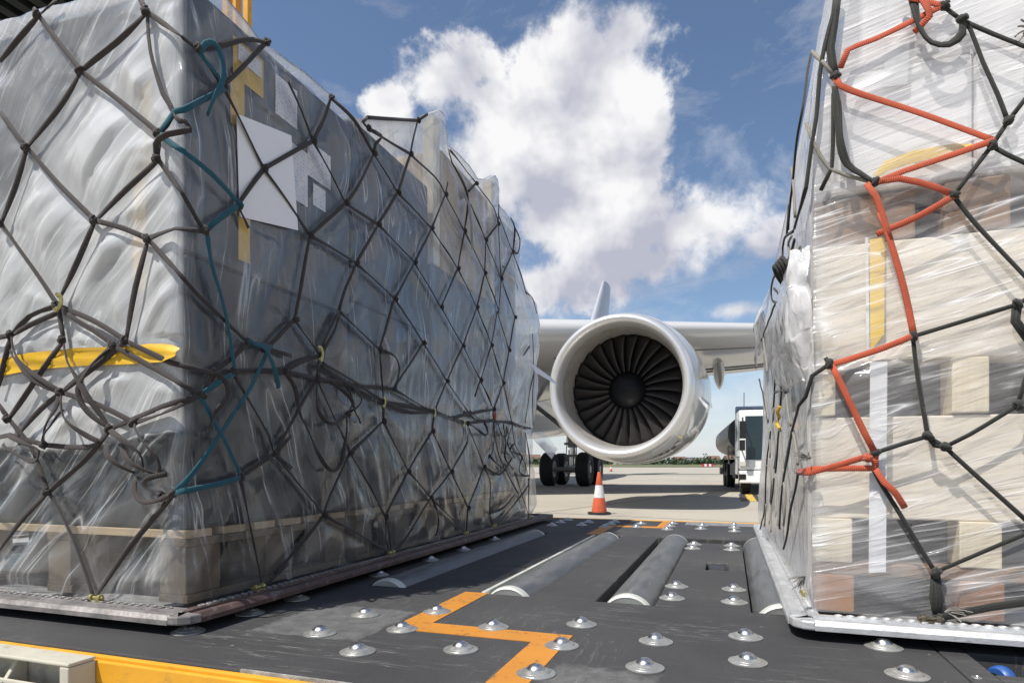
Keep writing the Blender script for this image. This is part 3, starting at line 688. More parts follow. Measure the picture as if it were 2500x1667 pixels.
NET_R=[
('',[(0.484,1.732,1.972,1),(0.473,1.732,1.951,1)]),
('',[(0.473,1.732,1.951,1),(0.508,1.732,1.912,1)]),
('',[(0.508,1.732,1.912,1),(0.567,1.732,1.868,1),(0.65,1.732,1.81,1)]),
('',[(0.508,1.732,1.912,1),(0.525,1.732,1.891,1),(0.55,1.732,1.808,1),(0.579,1.732,1.725,1),(0.598,1.732,1.661,1)]),
('W',[(0.508,1.732,1.912,1),(0.508,1.732,1.878,1),(0.481,1.732,1.857,1),(0.446,1.732,1.868,1),(0.425,1.732,1.9,1),(0.415,1.732,1.94,1),(0.41,1.732,1.99,1)]),
('',[(0.598,1.732,1.661,1),(0.65,1.732,1.731,1)]),
('',[(0.598,1.732,1.661,1),(0.567,1.732,1.61,1)]),
('',[(0.567,1.732,1.61,1),(0.595,1.732,1.585,1),(0.65,1.732,1.547,1)]),
('',[(0.567,1.732,1.61,1),(0.492,1.732,1.506,1)]),
('',[(0.492,1.732,1.506,1),(0.545,1.732,1.422,1),(0.65,1.732,1.277,1)]),
('W',[(0.249,1.732,2.032,1),(0.24,1.732,1.952,1),(0.233,1.732,1.903,1),(0.244,1.732,1.832,1)]),
('L',[(0.251,1.732,2.032,1),(0.215,1.732,1.885,1),(0.202,1.732,1.742,1),(0.192,1.732,1.679,1),(0.179,1.732,1.571,1),(0.178,1.732,1.567,1),(0.176,1.883,1.523,0)]),
('L',[(0.219,1.907,2.002,0),(0.208,1.866,1.939,0),(0.187,1.783,1.809,0),(0.182,1.77,1.776,0),(0.177,1.85,1.73,0),(0.175,1.993,1.65,0),(0.174,2.053,1.579,0)]),
('W',[(0.243,1.732,1.807,1),(0.249,1.732,1.734,1),(0.254,1.732,1.661,1),(0.27,1.732,1.612,1),(0.299,1.732,1.586,1),(0.33,1.732,1.56,1)]),
('',[(0.24,1.732,1.793,1),(0.236,1.732,1.61,1),(0.212,1.732,1.559,1)]),
('Y',[(0.212,1.821,1.959,0),(0.211,1.811,1.952,0),(0.215,1.732,1.878,1),(0.244,1.732,1.832,1)]),
('Y',[(0.179,1.732,1.732,1),(0.195,1.732,1.682,1),(0.231,1.732,1.611,1),(0.273,1.732,1.586,1),(0.33,1.732,1.56,1)]),
('Y',[(0.175,1.993,1.735,0),(0.176,1.901,1.634,0),(0.176,1.866,1.548,0)]),
('',[(0.41,1.732,1.184,1),(0.51,1.732,1.213,1),(0.615,1.732,1.243,1)]),
('',[(0.615,1.732,1.243,1),(0.65,1.732,1.263,1)]),
('W',[(0.615,1.732,1.243,1),(0.612,1.732,1.204,1),(0.637,1.732,1.162,1)]),
('',[(0.41,1.732,1.184,1),(0.421,1.732,1.079,1),(0.44,1.732,0.951,1),(0.44,1.732,0.947,1)]),
('',[(0.222,1.732,1.144,1),(0.231,1.732,1.127,1)]),
('B',[(0.231,1.732,1.127,1),(0.192,1.732,1.1,1),(0.178,1.732,1.049,1),(0.177,1.785,1.032,0),(0.175,1.955,0.969,0),(0.172,2.233,0.82,0)]),
('',[(0.616,1.732,1.014,1),(0.65,1.732,1.142,1)]),
('',[(0.616,1.732,1.014,1),(0.65,1.732,1.003,1)]),
('',[(0.616,1.732,1.014,1),(0.525,1.732,0.95,1),(0.475,1.732,0.921,1)]),
('',[(0.431,1.732,1.016,1),(0.44,1.732,0.947,1)]),
('',[(0.44,1.732,0.947,1),(0.33,1.732,0.908,1)]),
('',[(0.44,1.732,0.947,1),(0.455,1.732,0.923,1),(0.475,1.732,0.921,1)]),
('',[(0.44,1.732,0.947,1),(0.464,1.732,0.931,1),(0.475,1.732,0.921,1)]),
('',[(0.475,1.732,0.921,1),(0.637,1.732,0.749,1)]),
('',[(0.33,1.732,0.908,1),(0.329,1.732,0.864,1),(0.392,1.732,0.745,1),(0.456,1.732,0.627,1)]),
('',[(0.456,1.732,0.627,1),(0.539,1.732,0.672,1),(0.65,1.732,0.733,1)]),
('W',[(0.456,1.732,0.627,1),(0.452,1.732,0.568,1),(0.461,1.732,0.519,1)]),
('W',[(0.456,1.732,0.627,1),(0.464,1.732,0.569,1),(0.461,1.732,0.519,1)]),
('W',[(0.461,1.732,0.519,1),(0.567,1.732,0.552,1),(0.65,1.732,0.572,1)]),
('',[(0.175,1.959,0.973,0),(0.174,2.073,0.923,0),(0.173,2.168,0.869,0)]),
('',[(0.174,2.043,1.649,0),(0.174,2.104,1.583,0)]),
('B',[(0.176,1.933,1.533,0),(0.172,2.201,1.6,0),(0.172,2.253,1.566,0),(0.174,2.104,1.503,0),(0.175,1.959,1.486,0),(0.176,1.882,1.492,0)]),
('Y',[(0.175,1.959,1.527,0),(0.174,2.073,1.541,0),(0.175,1.987,1.482,0),(0.178,1.767,1.435,0)]),
('',[(0.172,2.201,1.54,0),(0.167,2.655,1.595,0),(0.166,2.759,1.556,0),(0.169,2.513,1.471,0),(0.173,2.135,1.383,0)]),
('',[(0.168,2.606,1.55,0),(0.172,2.236,1.418,0)]),
('B',[(0.172,2.201,1.396,0),(0.172,2.236,1.333,0),(0.171,2.308,1.295,0),(0.17,2.366,1.213,0),(0.171,2.29,1.118,0),(0.171,2.327,1.076,0)]),
('Y',[(0.172,2.201,1.386,0),(0.172,2.271,1.34,0),(0.171,2.29,1.292,0)]),
('',[(0.168,2.559,1.479,0),(0.161,3.129,1.496,0),(0.159,3.355,1.5,0)]),
('',[(0.158,3.438,1.611,0),(0.155,3.617,1.538,0)]),
('L',[(0.155,3.617,1.633,0),(0.145,4.14,1.712,0),(0.148,4.14,1.686,0),(0.155,3.617,1.572,0)]),
('',[(0.159,3.355,1.505,0),(0.15,4.039,1.523,0),(0.152,3.925,1.438,0)]),
('Y',[(0.159,3.276,1.49,0),(0.162,3.061,1.341,0),(0.163,2.995,1.285,0)]),
('',[(0.155,3.617,1.334,0),(0.159,3.276,1.215,0),(0.164,2.933,1.062,0)]),
('Y',[(0.16,3.201,1.266,0),(0.161,3.129,1.204,0),(0.164,2.933,1.071,0)]),
('',[(0.169,2.513,1.231,0),(0.168,2.606,1.145,0),(0.167,2.655,1.097,0)]),
('B',[(0.168,2.606,1.153,0),(0.172,2.271,1.124,0),(0.173,2.135,1.102,0)]),
('Y',[(0.168,2.606,1.093,0),(0.167,2.655,1.044,0)]),
('Y',[(0.163,2.964,1.059,0),(0.165,2.843,1.0,0),(0.165,2.804,0.908,0)]),
('',[(0.165,2.787,1.014,0),(0.162,3.028,0.882,0)]),
('Y',[(0.165,2.787,0.899,0),(0.166,2.733,0.803,0),(0.165,2.804,0.728,0)]),
('',[(0.162,3.028,0.873,0),(0.161,3.129,0.7,0)]),
('Y',[(0.168,2.606,1.041,0),(0.169,2.513,0.936,0),(0.168,2.582,0.866,0)]),
('',[(0.17,2.386,0.995,0),(0.168,2.536,0.851,0)]),
('Y',[(0.169,2.522,0.84,0),(0.169,2.448,0.755,0),(0.17,2.406,0.666,0)]),
('',[(0.168,2.606,0.826,0),(0.166,2.759,0.722,0)]),
('Y',[(0.171,2.327,1.002,0),(0.172,2.271,0.92,0),(0.172,2.218,0.838,0)]),
('',[(0.175,1.959,0.971,0),(0.173,2.135,0.885,0),(0.172,2.218,0.831,0)]),
('Y',[(0.172,2.201,0.822,0),(0.173,2.168,0.753,0),(0.172,2.201,0.685,0)]),
('',[(0.172,2.271,0.813,0),(0.17,2.366,0.659,0)]),
('Y',[(0.173,2.135,1.096,0),(0.174,2.073,1.042,0),(0.175,1.987,0.993,0)]),
('Y',[(0.176,1.933,0.969,0),(0.176,1.858,0.924,0),(0.177,1.8,0.881,0)]),
('B',[(0.177,1.8,0.854,0),(0.175,1.959,0.766,0),(0.174,2.104,0.671,0),(0.172,2.201,0.611,0)]),
('Y',[(0.166,2.759,0.714,0),(0.165,2.787,0.665,0),(0.166,2.759,0.608,0)]),
('',[(0.161,3.129,0.695,0),(0.159,3.276,0.626,0),(0.156,3.526,0.547,0)]),
('Y',[(0.162,3.095,0.698,0),(0.161,3.165,0.596,0)]),
]
ORANGE=[
('',[(0.38,1.732,1.996,1),(0.458,1.732,1.955,1),(0.475,1.732,1.952,1)]),
('',[(0.475,1.732,1.952,1),(0.33,1.732,1.903,1),(0.27,1.732,1.888,1),(0.254,1.732,1.848,1)]),
('L',[(0.419,1.732,1.988,1),(0.437,1.732,1.939,1),(0.44,1.732,1.924,1),(0.41,1.732,1.9,1)]),
('',[(0.241,1.732,1.829,1),(0.254,1.732,1.805,1),(0.283,1.732,1.785,1),(0.422,1.732,1.706,1),(0.57,1.732,1.619,1)]),
('',[(0.57,1.732,1.619,1),(0.392,1.732,1.577,1),(0.336,1.732,1.559,1)]),
('',[(0.336,1.732,1.559,1),(0.38,1.732,1.558,1),(0.452,1.732,1.529,1),(0.493,1.732,1.504,1)]),
('',[(0.493,1.732,1.504,1),(0.422,1.732,1.467,1),(0.361,1.732,1.444,1),(0.333,1.732,1.433,1)]),
('',[(0.311,1.732,1.559,1),(0.33,1.732,1.525,1),(0.352,1.732,1.448,1),(0.361,1.732,1.415,1)]),
('',[(0.34,1.732,1.485,1),(0.361,1.732,1.415,1),(0.392,1.732,1.29,1),(0.41,1.732,1.185,1)]),
('',[(0.41,1.732,1.185,1),(0.343,1.732,1.158,1),(0.235,1.732,1.125,1)]),
('',[(0.235,1.732,1.125,1),(0.267,1.732,1.05,1),(0.308,1.732,0.953,1),(0.33,1.732,0.906,1)]),
('',[(0.33,1.732,0.906,1),(0.254,1.732,0.881,1),(0.185,1.732,0.861,1),(0.178,1.732,0.861,1),(0.177,1.85,0.86,0)]),
('',[(0.177,1.85,0.86,0),(0.178,1.732,0.865,1),(0.189,1.732,0.869,1),(0.267,1.732,0.871,1),(0.33,1.732,0.871,1)]),
('',[(0.33,1.732,0.906,1),(0.33,1.732,0.871,1)]),
('L',[(0.33,1.732,0.871,1),(0.346,1.732,0.839,1),(0.367,1.732,0.818,1),(0.392,1.732,0.777,1)]),
]

# ------------------------------------------------------------------ camera, sun, sky
cam=bpy.data.cameras.new('camera'); co=bpy.data.objects.new('camera',cam); col.objects.link(co)
co.location=(0,0,.88); co.rotation_euler=(R(90),0,R(19.03)); cam.lens=22.25; cam.sensor_width=36; cam.shift_y=.12; cam.clip_start=.05; cam.clip_end=9000
sc.camera=co
sd=Vector((-.32,-.49,1)).normalized(); EL=math.asin(sd.z); 
sun=bpy.data.lights.new('sun','SUN'); sun.energy=4.4; sun.angle=R(.5); sun.color=(1,.95,.87)
so=bpy.data.objects.new('sun',sun); col.objects.link(so); so.rotation_euler=sd.to_track_quat('Z','Y').to_euler()
w=bpy.data.worlds.new('World'); sc.world=w; w.use_nodes=True; t=w.node_tree; t.nodes.clear(); nt=NT(t)
sky=nt.n('ShaderNodeTexSky',sky_type='NISHITA',sun_disc=False,sun_elevation=EL,sun_rotation=math.atan2(sd.x,sd.y),altitude=100,air_density=1.0,dust_density=.6,ozone_density=2.2)
dirv=nt.n('ShaderNodeTexCoord').outputs['Generated']; sx=nt.n('ShaderNodeSeparateXYZ'); nt.L.new(dirv,sx.inputs[0])
az=nt.math('ARCTAN2',sx.outputs[0],sx.outputs[1]); el=nt.math('ARCSINE',sx.outputs[2])
CS=1.02
CL=[(-0.419,0.541,0.102,0.071),(-0.227,0.545,0.142,0.085),(-0.316,0.441,0.223,0.101),(-0.152,0.593,0.06,0.037),(-0.146,0.478,0.08,0.08),(-0.055,0.345,0.125,0.070),(-0.115,0.300,0.13,0.042),(-0.186,0.326,0.134,0.055),(-0.233,0.270,0.160,0.048),(0.014,0.227,0.049,0.018),(-0.268,0.389,0.089,0.076),(-0.52,0.509,0.053,0.031),(0.056,0.318,0.065,0.038)]
CL+=[(-1.3,.35,.35,.12),(.9,.4,.4,.14),(1.9,.3,.4,.13),(-2.3,.45,.45,.16),(2.9,.35,.4,.14)]   # the rest of the sky
dens=None
for a,e,ra,re in CL:
    dx=nt.math('DIVIDE',nt.math('SUBTRACT',az,a),ra*1.12*CS); dy=nt.math('DIVIDE',nt.math('SUBTRACT',el,e),re*1.12*CS)
    d=nt.math('SUBTRACT',1,nt.math('SQRT',nt.math('ADD',nt.math('MULTIPLY',dx,dx),nt.math('MULTIPLY',dy,dy))))
    dens=d if dens is None else nt.math('SMOOTH_MAX',dens,d,.12)
def fbm(off,scale,det=9,rough=.62): 
    return nt.noise(scale,nt.mapv(dirv,None,None,off),det,rough,.15)
n0=fbm((0,0,0),6.2,10,.66); n1=fbm((-.012,-.018,.035),6.2,10,.66)
nb=fbm((3,1,2),3.2,4,.5)
ne=fbm((5,2,7),26,5,.6)
D0=nt.math('ADD',nt.math('ADD',dens,nt.math('MULTIPLY',nt.math('SUBTRACT',ne,.5),.95)),nt.math('MULTIPLY',nt.math('SUBTRACT',n0,.53),2.5)); 
soft=nt.ramp(nt.noise(2.6,nt.mapv(dirv,None,None,(7,1,3)),3),.42,.64,.16,.8); alpha=nt.math('DIVIDE',nt.math('ADD',D0,.04),soft,clamp=True); alpha=nt.math('MULTIPLY',nt.math('MULTIPLY',alpha,alpha),nt.math('SUBTRACT',3,nt.math('MULTIPLY',alpha,2))); alpha=nt.math('MULTIPLY',alpha,.97)
wisp=nt.ramp(nt.noise(2.2,nt.mapv(dirv,(2.2,1,4.5),(.3,.5,.7)),8,.66,.5),.50,.70,0,.36)
low=nt.math('MULTIPLY',nt.ramp(el,.20,.04),nt.ramp(nt.noise(4,nt.mapv(dirv,(1,1,3.5)),7,.6),.42,.7,0,.55))
alpha=nt.math('MAXIMUM',alpha,nt.math('MAXIMUM',wisp,low),clamp=True)
# sunlit and shaded sides of the cloud from the change of density towards the sun
l0=fbm((0,0,0),6.2,4,.55); l1=fbm((-.017,-.027,.056),6.2,4,.55)
lit=nt.math('ADD',nt.math('ADD',nt.math('MULTIPLY',nt.math('SUBTRACT',n0,n1),.9),nt.math('MULTIPLY',nt.math('SUBTRACT',l0,l1),1.9)),.62)
lit=nt.math('SUBTRACT',lit,nt.math('MULTIPLY',nt.ramp(D0,.3,1.3),.16)); lit=nt.math('ADD',lit,nt.math('MULTIPLY',nt.math('SUBTRACT',nb,.5),.5))
lit=nt.ramp(lit,.25,.85)
ccol=nt.mix(lit,(4.0,4.1,4.8),(7.7,7.65,7.7))
hz=nt.ramp(el,.16,-.02,0,.75); skyc=nt.mix(hz,sky.outputs[0],(5.6,5.9,6.7))
csky=nt.mix(alpha,skyc,ccol)
bg=nt.n('ShaderNodeBackground',{'Strength':.095}); nt.L.new(csky,bg.inputs[0])
ow=nt.n('ShaderNodeOutputWorld'); nt.L.new(bg.outputs[0],ow.inputs[0])
sc.view_settings.view_transform='Standard'; sc.view_settings.look='None'; sc.view_settings.exposure=.42; sc.view_settings.gamma=1
sc.cycles.transparent_max_bounces=24; sc.cycles.max_bounces=8; sc.cycles.sample_clamp_indirect=6

# ------------------------------------------------------------------ cargo loader
ZD=.46
loader=empty('cargo_loader',(0,0,0),label='dark grey cargo loader platform with steel rollers and ball units under both wrapped loads',cat='cargo loader')
m=MB()
XL,XRt=-5.2,2.6
m.box(XL,.4405,1.045,1.925,.40,ZD); m.box(.4435,.50,1.045,1.925,.40,ZD)          # near plate, seam at .442
m.box(.50,.66,1.045,1.515,.40,ZD); m.box(.50,.66,1.67,1.925,.40,ZD); m.box(.66,XRt,1.045,1.925,.40,ZD)  # opening with castors
m.box(XL,-1.205,1.925,3.74,.40,ZD); m.box(-1.055,-.765,1.925,3.74,.40,ZD)
m.box(-.605,-.394,1.945,3.72,.40,ZD-.002); m.box(-.215,.057,1.94,2.66,.40,ZD-.003); m.box(-.215,.057,2.86,3.56,.40,ZD-.003)
m.box(-.215,-.095,2.66,2.86,.40,ZD-.003); m.box(-.008,.057,2.66,2.86,.40,ZD-.003)
m.box(.23,XRt,1.925,3.74,.40,ZD)
m.box(XL,XRt,3.74,4.80,.40,ZD)
deck=m.build('deck',M['deck'],loader,bevel=.004)
m=MB(); m.box(XL,XRt,1.06,4.78,.285,.305); m.box(-.07,-.035,2.68,2.84,.305,.445); m.build('tray',M['dark_steel'],loader)
m=MB(); m.box(-.083,-.02,2.69,2.83,.40,.455); m.build('guide_stop',M['dark_steel'],loader,bevel=.004)
m=MB(); m.box(-.772,-.757,1.93,3.72,.44,.4635); m.build('guide_rail',M['galv'],loader,bevel=.002)
m=MB()
m.box(XL,XRt,1.03,1.044,.20,.4555); m.box(XL,XRt,1.018,1.0295,.40,.4485)
m.build('edge_beam',M['yellow_paint'],loader,bevel=.003)
m=MB(); m.box(-.95,XRt,1.0442,1.0495,.45,.4610); m.build('deck_lip',M['white_edge'],loader)
m=MB(); m.box(XL,XRt,4.8,4.83,.3,.4635); m.build('edge_beam',M['yellow_paint'],loader,bevel=.003)
m=MB(); m.box(XL+.2,XRt-.2,1.25,4.6,.12,.284); 
for x in (-4.2,-2.2,-.4,1.6):
    for y in (1.7,4.1): m.lathe([(.0,-.06),(.15,-.06),(.16,-.04),(.16,.04),(.15,.06),(0,.06)],20,AX((1,0,0),(x,y,.16)))
m.build('chassis',M['dark_steel'],loader,bevel=.01)
# beige buffer against the yellow beam
m=MB(); y1=1.0175
m.box(-2.4,-1.318,.955,y1,.452,.460); m.box(-1.345,-1.318,.955,y1,.2,.4515); m.box(-2.4,-1.3455,1.006,y1,.2,.4515)
for x in (-1.52,-1.78,-2.05): m.prism([(.955,.2),(1.0055,.2),(1.0055,.445),(.985,.445),(.955,.40)],-.006,.006,0,Matrix(((0,0,1,x),(1,0,0,0),(0,1,0,0),(0,0,0,1))))
m.box(-2.4,-1.345,.955,.961,.30,.408)
m.build('buffer_bracket',M['beige'],loader,bevel=.003)
# painted hazard line on the deck, near and far
def sheet(poly,z,h=.0012):
    q=MB(); q.prism(poly,z,z+h); return q
P=[(-.825,1.922),(-.745,1.922),(-.745,1.515),(-.365,1.515),(-.365,1.048),(-.445,1.048),(-.445,1.43),(-.825,1.43)]
q=MB(); q.prism(list(reversed(P)),ZD+.0002,ZD+.0018); q.build('yellow_marking',M['mark_orange'],loader)
P=[(-.82,3.75),(-.74,3.75),(-.74,4.26),(-.40,4.26),(-.40,4.79),(-.47,4.79),(-.47,4.36),(-.82,4.36)]
q=MB(); q.prism(P,ZD+.0002,ZD+.0018); q.build('yellow_marking',M['mark_orange'],loader)
q=MB(); q.prism([(-.30,4.55),(.6,4.55),(.6,4.79),(-.30,4.79)],ZD+.0002,ZD+.0014); q.build('grey_marking',mat('light_grey_worn_deck_paint',(.20,.20,.21),.7,0,.3,20,.3,150),loader)
# rollers
def roller(x):
    q=MB(); y0,y1=1.935,3.715; r=.085
    q.lathe([(r-.004,y0+.030),(r,y0+.032),(r,y1-.032),(r-.004,y1-.030)],40,AX((0,1,0),(x,0,.3985)))
    o=q.build('roller',M['roller'],loader,smooth=True)
    for ya,yb,s in ((y0,y0+.03,1),(y1-.03,y1,-1)):
        c=MB(); c.lathe([(.012,ya+.0015),(r-.009,ya+.0015),(r-.007,ya),(r-.002,ya+.003),(r-.0005,ya+.012),(r-.0005,yb)] if s>0 else [(r-.0005,ya),(r-.0005,yb-.012),(r-.002,yb-.003),(r-.007,yb),(r-.009,yb-.0015),(.012,yb-.0015)],40,AX((0,1,0),(x,0,.3985)))
        c.lathe([(.012,ya+.002),(.012,yb-.002)],12,AX((0,1,0),(x,0,.3985)))
        c.build('end_cap',M['galv'],o,smooth=True)
for x in (-1.13,-.683,-.297,.145): roller(x)
# ball units
f=MB(); f.lathe([(r_,h_*.85) for r_,h_ in [(.040,0),(.0398,.0022),(.036,.0036),(.0355,.0042),(.030,.0062),(.0295,.0072),(.024,.0105),(.0205,.0125),(.0192,.0128),(.0185,.009)]],36)
b=MB(); b.lathe([(.0195*math.cos(a),.0045+.0165*math.sin(a)) for a in [i*math.pi/2/9 for i in range(10)]],28)
fo=f.build('ball_unit',M['flange'],loader,smooth=True,angle=25); bo=b.build('ball',M['steel'],fo,smooth=True)
balls=[(-1.288,1.238),(-1.283,1.449),(-1.283,1.652),(-.963,1.33),(-.963,1.537),(-.79,1.229),(-.79,1.432),(-.79,1.635),(-.578,1.319),(-.578,1.528),(-.369,1.217),(-.369,1.423),(-.369,1.629),(-.167,1.327),(-.167,1.530),(.035,1.436),(.035,1.641),(.333,1.449),(.333,1.654),
(-.176,2.257),(-.174,2.055),(.0115,2.265),(.0115,2.057),(-.180,3.470),(-.180,3.30),(.006,3.475),(.006,3.31),
(-.97,4.52),(-.97,4.29),(-.795,4.61),(-.795,4.43),(-.795,4.21),(-.595,4.53),(-.595,4.28),(-.385,4.61),(-.385,4.40),(-.385,4.18),(-.18,4.52),(-.18,4.29),(.025,4.62),(.025,4.43),(.025,4.20),(-1.16,4.66),(-1.16,4.44),(-1.16,4.21),
(-1.262,2.107),(-1.243,2.507),(-1.240,2.858),(-1.254,3.318),(.75,1.3),(.95,1.45)]
for i,(x,y) in enumerate(balls):
    o=fo if i==0 else copy_tree(fo,loader)
    z=ZD-.003 if -.21<x<.05 and 1.95<y<3.6 else ZD
    o.location=(x,y,z+.0005); o.rotation_euler=(0,0,random.random()*6)
# castors in the opening, and a countersunk screw
def castor(x,y,z,rz):
    T=Matrix.Translation((x,y,z))@Matrix.Rotation(rz,4,'Z')
    q=MB(); q.lathe([(.012,-.013),(.025,-.013),(.030,-.008),(.031,0),(.030,.008),(.025,.013),(.012,.013)],32,T@AX((1,0,0)))
    o=q.build('castor_wheel',M['blue'],loader,smooth=True)
    q=MB()
    for sgn in (-1,1): q.box(sgn*.0135-.0015,sgn*.0135+.0015,-.012,.012,-.045,.014,0,T)
    q.lathe([(.006,-.02),(.006,.02)],14,T@AX((1,0,0)),1); q.lathe([(.011,-.018),(.011,-.0155)],14,T@AX((1,0,0)),1)
    q.build('castor_fork',[M['blackplastic'],M['steel']],o)
castor(.548,1.618,.420,.5); castor(.572,1.562,.408,1.2); castor(.628,1.60,.418,.3)
q=MB(); q.lathe([(.0095,0),(.009,.0015),(.006,.0022),(.005,.0008),(0,.0008)],20,Matrix.Translation((.46,1.48,ZD))); q.build('screw',M['steel'],loader,smooth=True)
# handrail posts and ribbed hood at the loader's far left corner
m=MB(); 
for x0,x1 in ((-4.77,-4.70),(-4.64,-4.60)): m.box(x0,x1,5.0,5.08,.3,6.2)
m.box(-4.515,-4.455,5.0,5.06,.3,6.2); m.box(-4.77,-4.455,5.01,5.05,6.0,6.06); m.box(-4.77,-4.6,5.01,5.05,2.2,2.26)
m.build('handrail',M['yellow_paint'],loader,bevel=.004)
m=MB(); m.box(-7.5,-3.75,3.0,3.1,3.75,3.84)
for i in range(26): m.box(-7.4+i*.14,-7.33+i*.14,2.1,3.0,3.8,3.88)
m.box(-7.5,-3.75,2.0,3.2,3.9,4.6)
m.build('platform_hood',mat('dark_green_grey_corrugated_steel',(.018,.024,.022),.5,0,.4,6),loader)
m=MB(); m.box(-7.4,-7.25,2.05,2.2,.0,3.9); m.box(-7.4,-7.25,3.0,3.15,0,3.9); m.build('hood_leg',M['dark_steel'],loader)

# ------------------------------------------------------------------ aircraft pallets
PZ0,PZ1=.4875,.510
def pallet(name,label,x0,x1,y0,y1,fx,fy,front,side,track_at):
    """fx: which x side shows (-1/+1)"""
    root=empty(name,((x0+x1)/2,(y0+y1)/2,PZ0),label=label,cat='air cargo pallet'); o=(-(x0+x1)/2,-(y0+y1)/2,-PZ0)
    T=Matrix.Translation(o); c=.055
    q=MB(); q.box(x0+.07,x1-.07,y0+.07,y1-.07,PZ0+.002,PZ0+.012,0,T); q.build('base_sheet',M['alu'],root)
    prof=[(0,0),(-.0,.012),(.010,.0225),(.030,.0225),(.032,.0165),(.044,.0165),(.046,.0245),(.072,.0245),(.072,.0)]   # (inset, height)
    def rail(a,b,inn,mt):
        a=Vector(a);b=Vector(b);inn=Vector(inn); q=MB(); n=60
        rows=[]
        for k in range(n+1):
            p=a.lerp(b,k/n); rows.append([T@(p+inn*i+Vector((0,0,PZ0+h-.0005*random.random()))) for i,h in prof])
        q.grid(rows)
        for i in (0,len(rows)-1): 
            bb=len(q.v); q.v+=[tuple(p) for p in rows[i]]; q.face(range(bb,bb+len(prof)))
        return q.build('edge_rail',mt,root)
    rail((x0+c,y0,0),(x1-c,y0,0),(0,1,0),front); rail((x1-c,y1,0),(x0+c,y1,0),(0,-1,0),side)
    rail((x1,y0+c,0),(x1,y1-c,0),(-1,0,0),side if fx>0 else front); rail((x0,y1-c,0),(x0,y0+c,0),(1,0,0),side if fx<0 else front)
    for cx,cy,sx_,sy in ((x0,y0,1,1),(x1,y0,-1,1),(x1,y1,-1,-1),(x0,y1,1,-1)):
        pts=[(c+.001,0),(.028,.006),(.008,.026),(0,c+.001),(.07,c+.001),(.07,.07),(c+.001,.07)]
        pl=[(cx+sx_*u,cy+sy*v) for u,v in pts]
        if sx_*sy>0: pl=pl[::-1]
        q=MB(); q.prism(pl,PZ0-.0006,PZ0+.0215,0,T); q.build('corner_casting',front,root,bevel=.004)
    # lipped seat track: a row of round lips
    for (ax,ay),(bx,by) in track_at:
        q=MB()
        L=math.hypot(bx-ax,by-ay); k=int(L/.0254)
        for i in range(k):
            u=(i+.5)/k; x=ax+(bx-ax)*u; y=ay+(by-ay)*u
            q.lathe([(.0098,PZ1+.0015),(.0098,PZ1+.0045),(.0085,PZ1+.0055),(.0072,PZ1+.0045),(.0068,PZ1+.0022)],10,T@Matrix.Translation((x,y,0)))
        q.build('seat_track',front,root,smooth=True)
    return root
LX0,LX1,LY0,LY1=-3.55,-1.245,1.185,4.60
RX0,RX1,RY0,RY1=.135,2.35,1.648,4.25
pallet('air_cargo_pallet','scraped dirty metal air pallet under the tall grey polythene load',LX0,LX1,LY0,LY1,1,-1,M['alu_old'],M['alu_red'],[((LX0+.1,LY0+.060),(LX1-.1,LY0+.060)),((LX1-.060,LY0+.1),(LX1-.060,LY1-.1))])
pallet('air_cargo_pallet','bright silver metal air pallet under the white film wrapped crates',RX0,RX1,RY0,RY1,-1,-1,M['alu'],M['alu'],[((RX0+.1,RY0+.060),(RX1-.5,RY0+.060)),((RX0+.060,RY0+.1),(RX0+.060,RY1-.1))])

# ------------------------------------------------------------------ noise for the film
rng=np.random.RandomState(3)
_perm=rng.permutation(512); _grad=rng.rand(512)
def vnoise(x,y,seed=0):
    xi=np.floor(x).astype(int); yi=np.floor(y).astype(int); fx=x-xi; fy=y-yi
    fx=fx*fx*fx*(fx*(fx*6-15)+10); fy=fy*fy*fy*(fy*(fy*6-15)+10)
    h=lambda a,b:_grad[(_perm[(a+seed*37)%512]+b*57+seed*11)%512]
    return ((h(xi,yi)*(1-fx)+h(xi+1,yi)*fx)*(1-fy)+(h(xi,yi+1)*(1-fx)+h(xi+1,yi+1)*fx)*fy)*2-1
def ridge(x,y,seed,octv=3):
    s=0;a=1;t=0
    for k in range(octv):
        s=s+a*(1-2.2*np.abs(vnoise(x*2**k+5*k,y*2**k-3*k,seed+k))); t+=a; a*=.5
    return s/t
def pleat(u,w,seed):
    """sharp long pleats: linear between random heights across u, slow along w"""
    ui=np.floor(u).astype(int); f=u-ui; wi=np.floor(w).astype(int); g=w-wi; g=g*g*(3-2*g)
    h=lambda a,b:_grad[(_perm[(a+seed*37)%512]+b*57+seed*11)%512]*2-1
    return (h(ui,wi)*(1-f)+h(ui+1,wi)*f)*(1-g)+(h(ui,wi+1)*(1-f)+h(ui+1,wi+1)*f)*g
def segdist(px,py,segs):
    d=np.full(px.shape,9.)
    for ax,ay,bx,by in segs:
        L=(bx-ax)**2+(by-ay)**2+1e-9; u=np.clip(((px-ax)*(bx-ax)+(py-ay)*(by-ay))/L,0,1)
        d=np.minimum(d,np.hypot(px-ax-u*(bx-ax),py-ay-u*(by-ay)))
    return d
def net_segs(net,fc,ax):
    S=[]
    for st,P in net:
        if 'L' in st or 'B' in st: continue
        for a,b in zip(P,P[1:]):
            if a[3]==fc or b[3]==fc: S.append((a[ax],a[2],b[ax],b[2]))
    return S
def smooth01(x): x=np.clip(x,0,1); return x*x*(3-2*x)
